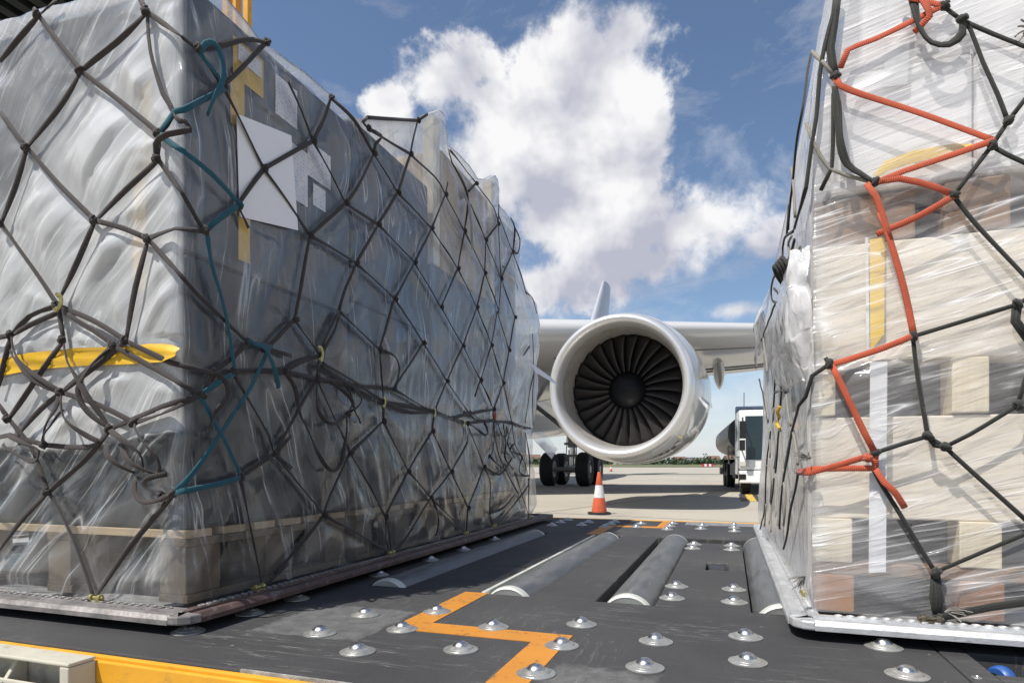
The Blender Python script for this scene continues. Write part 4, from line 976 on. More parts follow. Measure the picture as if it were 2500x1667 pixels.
def film_mesh(name,Pts,Mk,material,fold=None,parent=None):
    """Pts: (rows, cols, 3)"""
    nr,nc,_=Pts.shape; me=bpy.data.meshes.new(name)
    idx=np.arange(nr*nc).reshape(nr,nc)
    F=np.stack([idx[:-1,:-1],idx[:-1,1:],idx[1:,1:],idx[1:,:-1]],-1).reshape(-1,4)
    me.vertices.add(nr*nc); me.vertices.foreach_set('co',Pts.reshape(-1).astype(np.float32))
    me.loops.add(F.size); me.polygons.add(len(F)); me.loops.foreach_set('vertex_index',F.reshape(-1).astype(np.int32))
    me.polygons.foreach_set('loop_start',np.arange(0,F.size,4,dtype=np.int32)); me.polygons.foreach_set('loop_total',np.full(len(F),4,dtype=np.int32))
    me.polygons.foreach_set('use_smooth',np.ones(len(F),dtype=bool)); me.update(calc_edges=True); me.validate()
    a=me.attributes.new('milk','FLOAT','POINT'); a.data.foreach_set('value',Mk.reshape(-1).astype(np.float32))
    fv=me.attributes.new('fold','FLOAT_VECTOR','POINT')
    if fold is None: q=np.stack([Pts[...,0]+Pts[...,1],Pts[...,2],0*Mk],-1)
    else: q=np.stack([fold[0],fold[1],0*Mk],-1)
    fv.data.foreach_set('vector',q.reshape(-1).astype(np.float32))
    me.materials.append(material); o=bpy.data.objects.new(name,me); col.objects.link(o)
    if parent: o.parent=parent
    return o

# ------------------------------------------------------------------ left load
FX,FY=-1.34,1.27
PT=np.array([(1.27,2.17),(1.42,2.186),(1.56,2.158),(1.75,2.177),(1.91,2.19),(2.06,2.188),(2.15,2.225),(2.34,2.32),(2.57,2.44),(2.68,2.524),(2.79,2.60),(2.845,2.60),(2.90,2.48),(3.0,2.49),(3.16,2.495),(3.28,2.478),(3.42,2.53),(3.55,2.61),(3.612,2.61),(3.65,2.47),(3.85,2.46),(4.06,2.41),(4.6,2.40)])
YE=np.array([(.5,4.32),(.533,4.32),(.587,4.41),(.70,4.39),(.816,4.36),(.891,4.30),(1.115,4.31),(1.273,4.41),(1.507,4.45),(1.6,4.42),(1.748,4.52),(1.838,4.44),(1.914,4.50),(2.049,4.42),(2.098,4.18),(2.223,4.06),(2.407,4.08),(2.7,4.06)])
def build_left_film():
    z0=.512
    cf=np.concatenate([np.linspace(-3.45,-2.35,36,endpoint=False),np.linspace(-2.35,FX-.012,150)])
    tr=np.linspace(.004,1,420); cb=np.linspace(FX-.02,-3.45,40)
    nf,nr_,nb=len(cf),len(tr),len(cb); NC=nf+nr_+nb; NV=230
    kind=np.concatenate([np.zeros(nf),np.ones(nr_),np.full(nb,2)]).astype(int)
    v=np.linspace(0,1,NV)[:,None]
    zt=np.empty(NC)
    zt[:nf]=2.17+.012*np.sin(cf*9); 
    yg=FY+tr*(4.30-FY)
    # height profile along the right face; solve y for the slanted far end
    ztr=np.interp(yg,PT[:,0],PT[:,1])
    for _ in range(6):
        ye=np.interp(ztr,YE[:,0],YE[:,1]); ztr=np.interp(FY+tr*(ye-FY),PT[:,0],PT[:,1])
    zt[nf:nf+nr_]=ztr; zt[nf+nr_:]=ztr[-1]
    Zs=z0+v*(zt[None,:]-z0)
    Xb=np.empty((NV,NC)); Yb=np.empty((NV,NC))
    Xb[:,:nf]=cf[None,:]; Yb[:,:nf]=FY
    ye=np.interp(Zs,YE[:,0],YE[:,1])
    Xb[:,nf:nf+nr_]=FX; Yb[:,nf:nf+nr_]=FY+tr[None,:]*(ye[:,nf:nf+nr_]-FY)
    Xb[:,nf+nr_:]=cb[None,:]; Yb[:,nf+nr_:]=ye[:,nf+nr_:]
    # normals blend at the corner
    s_perim=np.concatenate([cf-FX,tr*3.05,3.05+(FX-cb)])
    wR=smooth01((s_perim+.03)/.06); wB=smooth01((s_perim-3.03)/.05)
    NX=np.sin(wR*math.pi/2)*(1-wB); NY=-np.cos(wR*math.pi/2)*(1-wB)+wB
    # round the vertical edge a little
    rc=.018*np.exp(-(s_perim/.02)**2)
    # distance to straps
    D=np.full((NV,NC),9.)
    D[:,:nf]=segdist(Xb[:,:nf],Zs[:,:nf],net_segs(NET_L+TEAL,0,0)); D[:,nf:nf+nr_]=segdist(Yb[:,nf:nf+nr_],Zs[:,nf:nf+nr_],net_segs(NET_L+TEAL,1,1))
    pin=1-np.exp(-(D/.055)**2)
    S=np.broadcast_to(s_perim,(NV,NC))
    fr=(S<0)
    # drape coordinates: hanging folds, slanted on the front, mostly upright on the side
    def rot(a,b,th): return a*math.cos(th)+b*math.sin(th),-a*math.sin(th)+b*math.cos(th)
    warp=.055*vnoise(S*1.7,Zs*1.7,9)+.02*vnoise(S*4,Zs*4,10)
    uA,wA=rot(S+warp,Zs,R(-42)); uB,wB_=rot(S+warp,Zs,R(-18)); uC,wC=rot(S+warp,Zs,R(8)); uD,wD=rot(S-warp,Zs,R(-58))
    selA=smooth01(vnoise(S*1.9,Zs*1.9,14)*1.4+.5)
    f_front=selA*(.6*pleat(uA*16,wA*1.3,1)+.4*pleat(uA*37,wA*2.2,3))+(1-selA)*(.55*pleat(uB*15,wB_*1.2,5)+.4*pleat(uD*26,wD*1.6,7))
    f_side=selA*(.6*pleat(uC*12,wC*1.0,2)+.35*pleat(uC*29,wC*1.8,4))+(1-selA)*(.5*pleat(uB*11,wB_*1.1,6)+.35*pleat(uA*20,wA*1.5,8))
    wf=smooth01((S+.03)/.06); folds=f_front*(1-wf)+f_side*wf
    fold_u=uA*(1-wf)+uC*wf; fold_w=wA*(1-wf)+wC*wf
    facet=np.where(fr,pleat(uA*5,wA*2.5,41),pleat(uC*4.5+uB,wC*2.6,43)+.7*pleat(uA*6,wA*3,45))
    crink=vnoise(S*34+2*folds,Zs*20,12)
    # star creases round the knots
    star=np.zeros((NV,NC))
    for x,y,z,fc in NET_L_KNOTS:
        if fc==0: q=np.where(S<0,S-(x-FX),9.)
        else: q=np.where(S>=0,(Yb-y),9.)
        dz=Zs-z; r=np.hypot(q,dz); msk=r<.22
        if not msk.any(): continue
        th=np.arctan2(dz,q); ph=random.random()*6
        star+=np.where(msk,np.exp(-(r/.075)**2)*np.sin(5*th+ph+2*np.sin(2*th))*np.clip(r/.03,0,1),0)
    big=vnoise(S*2.6,Zs*2.6,15)
    off=.002+pin*(.010+.010*big+np.where(fr,.030,.021)*folds+.012*facet+.0010*crink)+.006*star*pin
    off=np.where((S<0)&(np.abs(Zs-1.165)<.05),np.minimum(off,.004),off); off=np.where((S>0)&(Yb<1.73)&(Yb>1.43)&(Zs>1.57)&(Zs<1.95),np.minimum(off,.004),off)
    edge=smooth01((Zs-z0)/.07); off=off*edge*(1-.55*smooth01((zt[None,:]-Zs<.05)*1.0))
    off=np.clip(off,-.012,.06)-rc[None,:]
    P=np.stack([Xb+NX[None,:]*off,Yb+NY[None,:]*off,Zs],-1)
    # milkiness: several layers above the hem, thin below it
    hem=.965+.02*np.sin(S*3)+.10*smooth01((S-.9)/1.2)+.03*vnoise(S*2,Zs*0,3)
    two=smooth01((Zs-hem)/.012)
    g=smooth01(((Xb+1.9)*.4-(Zs-1.7)*.45)/.6/.22+.5)
    mk=np.where(fr,.08+(.12+.48*g)*two,.012+.045*two)
    mk=mk+.30*smooth01((Zs-zt[None,:]+.045)/.03)+.07*smooth01((.70-Zs)/.1)
    mk=mk+np.where(fr,0,.16*smooth01((S-.9)/1.5)*two+.14*smooth01((S-2.2)/.6))
    mk=mk+np.where(fr,.42,.13)*np.clip(folds,-.6,1)*(.4+.6*pin)+.08*np.abs(star)
    # patches where a second sheet overlaps
    ov=smooth01((ridge(S*.9+3,Zs*.7,21,2)-.25)/.06); mk=mk+.07*ov*two
    # stretched pale sheet between the two stacks and over the posts
    mk=mk+np.where((S>.78)&(S<1.6),.26*smooth01((Zs-2.14)/.12),0)+.22*smooth01((S-2.35)/.2)*smooth01((Zs-1.2)/.4)
    # rows over the top
    rows=[];mks=[]
    nx0,nx1,ny0,ny1=-3.45,FX,FY,4.4
    for d in (.015,.04,.08,.14,.22,.34,.5):
        x=np.clip(P[-1,:,0],nx0+d,nx1-d); y=np.clip(P[-1,:,1],ny0+d,ny1-d)
        zz=zt+.006-(zt-2.14)*smooth01(np.array(d/.5))*.9+.012*vnoise(S[0]*9,np.full(NC,d*9),4)*min(1,d/.1)
        rows.append(np.stack([x,y,zz],-1)); mks.append(mk[-1])
    P=np.concatenate([P,np.array(rows)],0); mk=np.concatenate([mk,np.array(mks)],0)
    ext=lambda A: np.concatenate([A,np.repeat(A[-1:],len(rows),0)],0)
    o=film_mesh('plastic_wrap',P,np.clip(mk,.0,.9),M['film_grey'],(ext(fold_u),ext(fold_w)))
    tag(o,'loose grey translucent polythene sheet draped over the tall dark load at left','plastic wrap')
    return o
lf=build_left_film()

# goods under the film
def carton(x0,x1,y0,y1,z0,z1,m,label,cat='carton',name='carton'):
    q=MB(); cx,cy=(x0+x1)/2,(y0+y1)/2
    q.box(x0-cx,x1-cx,y0-cy,y1-cy,0,z1-z0)
    o=q.build(name,m,bevel=.012,loc=(cx,cy,z0)); tag(o,label,cat); return o
gx=-1.357
carton(-2.28,gx-.002,1.302,2.05,.7055,1.44,M['carton_dark'],'dark shrouded carton lowest at the sunlit corner of the left load')
carton(-2.30,gx,1.30,2.06,1.445,2.163,M['carton_grey'],'grey shrouded carton topmost at the near corner of the left load')
carton(-3.35,-2.32,1.33,2.05,.7055,1.40,M['carton_dark'],'dark carton low on the left load, cut by the photo edge')
carton(-3.35,-2.34,1.34,2.05,1.405,2.15,M['carton_grey'],'grey carton high on the left load, under the ribbed hood')
carton(-2.4,gx,2.065,2.735,.7055,1.50,M['carton_dark'],'dark carton behind the corner carton, below the pale tall post')
carton(-2.4,gx-.002,2.075,2.72,1.505,2.20,M['carton_dark'],'dark carton beneath the stretched sheet leading up to the tall post')
carton(-2.4,gx,2.745,3.58,.7055,1.845,M['carton_grey'],'grey carton below the two pale upright posts, carrying them')
carton(-2.4,gx-.003,2.86,3.51,1.850,2.45,M['carton_tan'],'tan carton between the two pale upright posts, upper one')
carton(-2.4,gx,3.59,4.25,.7055,1.55,M['carton_grey'],'grey carton at the far end of the left load, lower one')
carton(-2.4,gx-.002,3.625,4.02,1.555,2.42,M['carton_grey'],'grey carton at the far end of the left load, upper one')
carton(-3.4,-2.42,2.1,4.2,.7055,2.1,M['carton_dark'],'long dark crate at the back of the left load','crate','crate')
def post(y0,y1,z1,lab):
    q=MB(); q.box(-.03,.03,-(y1-y0)/2,(y1-y0)/2,0,z1-1.8505); o=q.build('wooden_post',M['pine_v'],bevel=.004,loc=(-1.384,(y0+y1)/2,1.8505)); tag(o,lab,'wooden post')
post(2.765,2.835,2.575,'pale wooden post standing tallest under the film, mid left load')
post(3.545,3.605,2.585,'second pale wooden post under the film, nearer the far end of the left load')
def skid(x0,x1,y0,y1,label,z0=.512,z1=.705):
    root=empty('wooden_pallet',((x0+x1)/2,(y0+y1)/2,z0),label=label,cat='wooden pallet'); hx,hy,h=(x1-x0)/2,(y1-y0)/2,z1-z0
    n=6
    for k in range(n):
        a=-hy+(2*hy-.09)*k/(n-1); q=MB(); q.box(-hx,hx,a,a+.09,h-.022,h); q.build('deck_board',M['pine_d'] if y0<1.4 else M['pine_s'],root,bevel=.002)  # pallets along the shaded side get the darkened board colour
    for sx_ in (-hx+.045,0,hx-.045):
        for yy in (-hy+.06,0,hy-.06):
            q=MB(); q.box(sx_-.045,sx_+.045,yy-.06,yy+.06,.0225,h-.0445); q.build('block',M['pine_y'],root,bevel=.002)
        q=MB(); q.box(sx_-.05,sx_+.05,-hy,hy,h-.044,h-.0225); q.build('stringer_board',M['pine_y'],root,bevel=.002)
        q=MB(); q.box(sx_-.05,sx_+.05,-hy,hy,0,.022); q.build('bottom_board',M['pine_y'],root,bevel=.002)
skid(-2.30,-1.36,1.30,2.03,'pale wooden pallet at the sunlit front corner, below the dark carton')
skid(-3.35,-2.34,1.31,2.04,'pale wooden pallet at the extreme left, cut by the photo edge')
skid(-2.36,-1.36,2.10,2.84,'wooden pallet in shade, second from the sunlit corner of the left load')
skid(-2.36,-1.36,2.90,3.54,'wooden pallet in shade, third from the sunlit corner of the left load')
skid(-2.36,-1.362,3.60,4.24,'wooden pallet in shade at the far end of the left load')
# sheets of paper and tapes
def sheet4(name,pts,nrm,m,label,cat,th=.0012,bow=.0,nu=10,nv=8,curl=0):
    """a thin sheet through four corners, bowed along its normal"""
    A,B,C,D=[Vector(p) for p in pts]; N=Vector(nrm).normalized(); q=MB()
    ctr=(A+B+C+D)/4
    for sgn in (1,-1):
        rows=[]
        for j in range(nv+1):
            v=j/nv; row=[]
            for i in range(nu+1):
                u=i/nu; p=A.lerp(B,u).lerp(D.lerp(C,u),v)
                p=p+N*(bow*math.sin(math.pi*u)*math.sin(math.pi*(.2+.8*v))+curl*u*u*v+sgn*th/2)-ctr
                row.append(p)
            rows.append(row if sgn>0 else row[::-1])
        q.grid(rows)
    o=q.build(name,m,smooth=True,loc=ctr,angle=60); tag(o,label,cat); return o
px=-1.3305
pp=sheet4('paper_sheet',[(px,1.449,1.879),(px+.004,1.682,1.93),(px+.01,1.708,1.636),(px-.004,1.466,1.592)],(1,0,0),M['paper'],'large blank white paper sheet pinned under the net on the shaded side','paper sheet',bow=.001,curl=.0)
def lab(y0,y1,z0,z1,m,label,cat='label',name='paper_label',x=-1.353,sl=.0,par=None):
    return sheet4(name,[(x,y0,z1),(x,y1,z1+sl),(x,y1,z0+sl),(x,y0,z0)],(1,0,0),m,label,cat,nu=3,nv=3)
lab(1.64,1.745,1.985,2.11,M['label_grey'],'white printed label under the film above the paper sheet, nearest the top edge')
lab(1.66,1.80,1.75,1.93,M['label_grey'],'grey printed label under the film, partly behind the white paper sheet')
lab(1.80,1.93,1.86,1.98,M['label_grey'],'small white label under the film, right of the paper sheet')
lab(1.83,1.90,1.77,1.845,M['label_grey'],'smallest white label under the film, below the small white label')
lab(1.46,1.585,2.0,2.115,M['tape_ochre'],'ochre document pouch under the film near the top edge of the left load','document pouch','document_pouch')
lab(1.478,1.575,2.055,2.105,M['label_grey'],'white slip inside the ochre document pouch','paper slip','paper_slip',-1.3505)
lab(1.45,1.505,1.86,2.0,M['tape_yellow'],'yellow tape strip just above the white paper sheet','tape strip','tape_strip')
lab(1.465,1.51,1.47,1.64,M['tape_ochre'],'ochre tape tail hanging below the white paper sheet','tape strip','tape_strip',-1.338)
def ftape(x0,x1,z0,z1,m,label,y=1.305,sl=0,curl=0,bow=0):
    return sheet4('tape_strip',[(x0,y,z1),(x1,y,z1+sl),(x1,y,z0+sl),(x0,y,z0)],(0,-1,0),m,label,'tape strip',nu=14,nv=4,bow=bow,curl=curl)
TP=[(-3.42,1.140,1.195),(-3.0,1.136,1.192),(-2.6,1.142,1.20),(-2.3,1.132,1.19),(-2.18,1.120,1.180),(-2.10,1.128,1.183),(-2.02,1.136,1.188),(-1.90,1.148,1.200),(-1.80,1.150,1.199),(-1.70,1.152,1.201),(-1.53,1.146,1.195),(-1.44,1.146,1.196),(-1.39,1.145,1.193),(-1.36,1.147,1.188),(-1.335,1.152,1.178)]
q=MB(); rows=[]
for sg in (1,-1):
    rws=[]
    for v in range(7):
        u=v/6; rws.append([Vector((x+1.75,-.004*math.sin(x*31+u*2)-.003*math.sin(u*9+x*12)-(.02*smooth01(np.array((x+1.40)/.06))*(1-u*.6))+sg*.0006,a+(b-a)*u-1.1)) for x,a,b in TP])
    q.grid(rws if sg>0 else [r[::-1] for r in rws])
tag(q.build('tape_strip',M['tape_yellow'],smooth=True,loc=(-1.75,FY-.011,1.1)),'wide bright yellow tape round the sunlit front of the left load','tape strip')
ftape(-1.515,-1.472,1.345,1.665,M['tape_ochre'],'ochre upright tape strip showing through film near the sunlit corner',FY+.006,.0)
ftape(-1.512,-1.478,1.67,1.92,M['tape_ochre'],'faint ochre tape strip high behind the sunlit film',1.30,.0)

# ------------------------------------------------------------------ nets
ND=[(0,-1,0),(1,0,0)]; ND_LEFT=ND; NDR=[(-1,0,0),(0,-1,0)]
def resample(P,step,cr):
    P=[Vector(p) for p in P]; out=[]
    for i in range(len(P)-1):
        p0,p1,p2,p3=P[max(i-1,0)],P[i],P[i+1],P[min(i+2,len(P)-1)]
        n=max(1,int((p2-p1).length/step))
        for k in range(n):
            t=k/n
            if cr: out.append(.5*((2*p1)+(p2-p0)*t+(2*p0-5*p1+4*p2-p3)*t*t+(3*p1-p0-3*p2+p3)*t**3))
            else: out.append(p1.lerp(p2,t))
    out.append(P[-1]); return out
def add_strap(q,pts,ND,w=.0078,h=.0020,cr=True,lift=0,mi=0,wander=.0015,rt=.25,slack=0,net=False):
    base_twist=random.choice((.5,.8,1.05))
    P=[p[:3] for p in pts]; S=resample(P,.03 if not lift else .014,cr and len(P)>2)
    if len(S)<2: return
    NN=[]; fs=[p[3] for p in pts]; dv=Vector(pts[-1][:3])-Vector(pts[0][:3]); tb=base_twist if (net and ND is ND_LEFT and not lift and (dv.x+dv.y if fs[0]==0 else -dv.y)*dv.z>0) else 0
    n=len(S); src_=[Vector(p[:3]) for p in pts]
    for s in S:
        k=min(range(len(src_)),key=lambda i:(src_[i]-s).length); NN.append(Vector(ND[fs[k]]))
    # soften normals across the corner
    N2=[(NN[max(i-1,0)]+NN[i]*1.5+NN[min(i+1,n-1)]).normalized() for i in range(n)]
    ph=random.random()*6; tw=[tb*math.sin(math.pi*min(1,max(0,i/(n-1)*1.15-.07)))+rt*math.sin(ph+i*.35) for i in range(n)]
    O=[]
    for i,s in enumerate(S):
        u=i/(n-1); b=math.sin(math.pi*u)
        O.append(s+N2[i]*(lift*b+.001*math.sin(ph*3+i*.8))+Vector((0,0,-1))*(wander*b*math.sin(ph)-slack*b*-1 if False else wander*b*math.sin(ph)))
    q.tube(O,0,8,mi,flat=(w,h),nrm=N2,twist=tw)
def knot(q,p,ND,r=.0105,mi=0):
    N=Vector(ND[p[3]]); c=Vector(p[:3])+N*.004; T=Vector((0,0,1)).rotation_difference(N).to_matrix().to_4x4()
    q.blob(c,r*1.15,r*1.25,r*.72,10,6,.10,mi,T)
    for k in range(2):
        a=random.random()*3; pts=[]; L=r*1.25
        for i in range(7):
            t=-1+2*i/6; v=Vector((math.cos(a)*L*t,math.sin(a)*L*t,r*.80*math.sqrt(max(0,1-t*t))+.001)); pts.append(c+T@v)
        q.tube(pts,.0032,6,mi,flat=(.0048,.0026),nrm=[N]*7); a+=1.4
def hook(name,c,N,up,root,m,s=1.0):
    """flat net hook: a comma shaped plate with a slot, plus rivet"""
    N=Vector(N); up=Vector(up).normalized(); X=up.cross(N).normalized(); T=Matrix((( X.x,up.x,N.x,c[0]),(X.y,up.y,N.y,c[1]),(X.z,up.z,N.z,c[2]),(0,0,0,1)))
    out=[];n=22
    for i in range(n):
        a=-2.2+4.5*i/(n-1); out.append((.020*s*math.cos(a)-.002,.026*s*math.sin(a)))
    inn=[(.006*s*math.cos(a)+.0,.014*s*math.sin(a)) for a in [2.2-4.1*i/12 for i in range(13)]]
    q=MB(); q.prism(out+inn,-.0022,.0022,0,T)
    q.lathe([(.007*s,-.004),(.007*s,.004)],12,T@Matrix.Translation((.0,-.022*s,0)))
    return q.build(name,m,root,bevel=.0006)
def build_net(name,label,net,knots,ND,mats,kr):
    q=MB(); loops=[]
    for st,P in net:
        if ND is NDR: P=[(p[0]-.010,p[1],p[2],0) if p[3]==0 else p for p in P]
        mi=0;w,h=(.0073,.0026);lift=0
        if ND is NDR: w,h=(.0052,.0034)
        if 'W' in st: w,h=(.0098,.0042)
        if 'Y' in st: mi=1;w,h=(.0052,.0036)
        if 'B' in st: mi=2 if len(mats)>2 else 0
        if 'L' in st and ND is ND_L: lift=.028
        if 'W' in st and len(P)>4: lift=.012
        add_strap(q,P,ND,w,h,lift=lift,mi=mi,rt=.8 if lift else .22,net=True)
    for p in knots: knot(q,p,ND,kr)
    o=q.build(name,mats,smooth=True,angle=0); tag(o,label,'cargo net'); return o
ND_L=ND
# plain diamonds on the part of the load that lies outside the picture
ext=[]
for i in range(6):
    for j in range(7):
        x=-2.06-.26*i; z=.55+.24*j+(.12 if i%2 else 0)
        for dx,dz in ((-.26,.12),(-.26,-.12)):
            if .5<z+dz<2.17 and z<2.17: ext.append(('',[(x,1.252,z,0),(x+dx,1.252,z+dz,0)]))
netL=build_net('cargo_net','dark brown ribbed webbing cargo net lashed over the grey polythene load',NET_L+ext,NET_L_KNOTS,ND,[M['web_brown']],.0105)
def zpt(i): return i
hook('net_hook',(-1.751,1.240,1.327),(0,-1,0),(.25,0,1),netL,M['brass'],1.0)
hook('net_hook',(-1.306,1.806,1.255),(1,0,0),(0,-.1,1),netL,M['brass'],1.0)
hook('net_hook',(-1.306,2.22,1.129),(1,0,0),(0,.3,1),netL,M['brass'],.85)
hook('net_hook',(-1.306,2.676,1.123),(1,0,0),(0,.3,1),netL,M['brass'],.8)
hook('net_hook',(-1.306,3.019,1.093),(1,0,0),(0,.8,1),netL,M['brass'],.8)
hook('net_hook',(-1.306,3.979,1.108),(1,0,0),(0,.2,1),netL,M['brass'],.9)
def fitting(c,along,root,m=None):
    q=MB(); T=Matrix.Translation(c)@Vector((1,0,0)).rotation_difference(Vector(along)).to_matrix().to_4x4()
    for s in (-1,1):
        q.lathe([(.0085,-.005),(.0095,-.004),(.0095,.004),(.0085,.005)],14,T@Matrix.Translation((s*.015,0,.008))@AX((1,0,0)))
    q.lathe([(.0048,-.026),(.0048,.026)],10,T@Matrix.Translation((0,0,.008))@AX((1,0,0)))
    q.box(-.022,.022,-.007,.007,-.001,.004,0,T)
    return q.build('track_fitting',m or M['brass'],root,smooth=True)
for c,a in (((-1.614,LY0+.06,PZ1+.004),(1,0,0)),((LX1-.06,1.51,PZ1+.004),(0,1,0)),((LX1-.06,2.275,PZ1+.004),(0,1,0)),((LX1-.06,3.05,PZ1+.004),(0,1,0)),((LX1-.06,3.468,PZ1+.004),(0,1,0)),((LX1-.06,4.15,PZ1+.004),(0,1,0))): fitting(c,a,netL)
# teal lashing strap
q=MB()
for st,P in TEAL: add_strap(q,[(p[0]+ND[p[3]][0]*.007,p[1]+ND[p[3]][1]*.007,p[2],p[3]) for p in P],ND,.0078,.0022,lift=.02 if 'L' in st else 0,rt=.5 if 'L' in st else .15)
for p in ((-1.322,1.482,1.233),(-1.322,1.442,1.616)): knot(q,(p[0]+.006,p[1],p[2],1),ND,.008)
tag(q.build('lashing_strap',M['teal'],smooth=True,angle=0),'teal webbing strap zigzagging down the corner of the grey polythene load','lashing strap')
# grey webbing tail near the post, hanging labels
q=MB(); q.tube([(-1.325,3.02,2.27),(-1.31,3.04,2.285),(-1.30,3.07,2.25),(-1.298,3.10,2.15),(-1.305,3.13,2.03)],0,8,0,flat=(.018,.003),nrm=[(1,0,0)]*5)
tag(q.build('webbing_tail',mat('grey_frayed_webbing',(.22,.225,.22),.8,0,.3,60,.4,200),smooth=True),'frayed grey webbing tail hanging between the two wooden posts','strap end')
q=MB(); q.tube([(-1.30,3.04,1.085),(-1.296,3.05,1.04),(-1.296,3.065,.99),(-1.296,3.075,.94),(-1.298,3.085,.99),(-1.30,3.075,1.04),(-1.30,3.06,1.08)],.0016,6)
tag(q.build('cable_tie',M['tape_white'],smooth=True),'thin white cable tie dangling from a net hook on the shaded side','cable tie')
q=MB(); q.blob((-1.297,3.459,1.163),.008,.012,.022,8,6,.25); tag(q.build('orange_tag',M['orange_strap'],smooth=True),'small orange tag stuck on the far part of the brown net','tag')
sheet4('tag_card',[(-1.335,4.25,1.60),(-1.21,4.38,1.50),(-1.16,4.40,1.44),(-1.30,4.27,1.53)],(0,-1,.4),M['paper'],'pale card tag sticking out sideways from the far net edge, upper one','tag card',bow=.004)
sheet4('loose_film_flap',[(-1.38,4.32,1.11),(-1.27,4.38,1.12),(-1.17,4.40,.99),(-1.21,4.38,.92)],(0,-1,0),M['film_clear'],'loose whitish film flap sticking out above the aircraft wheels','film flap',bow=.012)

# ------------------------------------------------------------------ right load
GX,GY=.196,1.75
def leanx(y,z): return GX-.012*(y-GY)+.17*np.maximum(0,z-1.75)+.028*smooth01((z-.56)/.5)*np.clip((y-GY-.3)/2.0,0,1)*(z<3)
def yend(z): return np.where(z>1.80,2.55,4.13-.0*z)
def build_right_film():
    z0=.512
    cl=np.linspace(1,0,200,endpoint=False); cf=np.concatenate([np.linspace(.004,.62,150),np.linspace(.63,1.9,50)])
    nl,nf=len(cl),len(cf); NC=nl+nf; NV=250; v=np.linspace(0,1,NV)[:,None]
    zt=np.full(NC,2.46)
    Zs=z0+v*(zt[None,:]-z0)
    ye=4.13-1.55*smooth01((Zs-1.70)/.16)
    Xb=np.empty((NV,NC)); Yb=np.empty((NV,NC))
    Yb[:,:nl]=GY+cl[None,:]*(ye[:,:nl]-GY); Xb[:,:nl]=leanx(Yb[:,:nl],Zs[:,:nl])
    Yb[:,nl:]=GY; Xb[:,nl:]=leanx(GY,Zs[:,nl:])+cf[None,:]
    s=np.concatenate([-cl*2.4,cf]); S=np.broadcast_to(s,(NV,NC))
    w=smooth01((s+.02)/.04); NX=-np.cos(w*math.pi/2); NY=-np.sin(w*math.pi/2)
    D=np.full((NV,NC),9.)
    D[:,:nl]=segdist(Yb[:,:nl],Zs[:,:nl],net_segs(NET_R,0,1)); D[:,nl:]=segdist(Xb[:,nl:],Zs[:,nl:],net_segs(NET_R+ORANGE,1,0))
    pin=1-np.exp(-(D/.04)**2)
    fr=S>0
    def rot(a,b,th): return a*math.cos(th)+b*math.sin(th),-a*math.sin(th)+b*math.cos(th)
    wp=.05*vnoise(S*3,Zs*3,9)
    u1,w1=rot(S+wp,Zs,R(62)); u2,w2=rot(S+wp,Zs,R(-28)); u3,w3=rot(S+wp,Zs,R(8))
    u4,w4=rot(S+wp*.5,Zs,R(-76)); u5,w5=rot(S+wp*.5,Zs,R(52))
    selr=smooth01(vnoise(S*2.6+3,Zs*2.6,47)*1.3+.35)
    fold_u=u4*(1-selr)+u5*selr; fold_w=w4*(1-selr)+w5*selr
    fold_u=np.where(fr,u4,u3); fold_w=np.where(fr,w4,w3)
    fl=selr*(.5*pleat(u5*14,w5*1.4,31)+.3*pleat(u5*33,w5*2,32))+(1-selr)*(.45*pleat(u4*15,w4*1.3,33)+.3*pleat(u2*24,w2*2,34))
    side=.6*pleat(u3*10,w3*1.0,37)+.35*pleat(u3*24,w3*2,39)
    folds=np.where(fr,fl,side)
    big=vnoise(S*2.2,Zs*2.2,41)
    # the sagging skirt of film round the upper crate and the gathers under it
    skirt=np.exp(-((Zs-1.16)/.07)**2)*np.exp(-((S-.02)/.22)**2)
    groove=np.exp(-((Zs-1.50)/.035)**2)*fr
    off=.003+pin*(.006+.006*big+.008*folds)+pin*skirt*(.022*(1+.5*big)+.010*vnoise(S*22,Zs*10,43))-.004*groove
    off=np.where(fr,off,np.minimum(.004+pin*(.004+.003*big+.004*folds),.010))
    edge=smooth01((Zs-z0)/.06)
    P=np.stack([Xb+NX[None,:]*off*edge,Yb+NY[None,:]*off*edge,Zs],-1)
    mk=np.where(fr,.135,.74)+.09*np.clip(folds,-1,1)*(.3+.7*pin)+.12*skirt
    mk=mk+np.where(fr,.10*smooth01((Zs-1.60)/.08),0)+.14*np.exp(-((S)/.03)**2)
    mk=mk-np.where(fr,.16*smooth01((Zs-1.43)/.02)*smooth01((1.57-Zs)/.03),0)
    # broad diagonal overlap bands
    band=ridge(u1*2.2+1,w1*.25,51,1); mk=mk+np.where(fr,.10*smooth01((band-.45)/.1),0)
    band=ridge(u2*2.0+4,w2*.3,53,1); mk=mk+np.where(fr,.10*smooth01((band-.5)/.08),0)
    rows=[];ms=[]
    for d in (.02,.06,.14,.3):
        x=np.maximum(P[-1,:,0],.31+d); y=np.clip(P[-1,:,1],GY+d,2.58-d)
        rows.append(np.stack([x,y,np.full(NC,2.47)],-1)); ms.append(mk[-1])
    P=np.concatenate([P,np.array(rows)],0); mk=np.concatenate([mk,np.array(ms)],0)
    o=film_mesh('plastic_wrap',P,np.clip(mk,.0,.9),M['film_clear'],tuple(np.concatenate([A,np.repeat(A[-1:],len(rows),0)],0) for A in (fold_u,fold_w)))
    tag(o,'tight clear stretch film wrapped round the pale crates of the load at right','plastic wrap'); return o
rf=build_right_film()
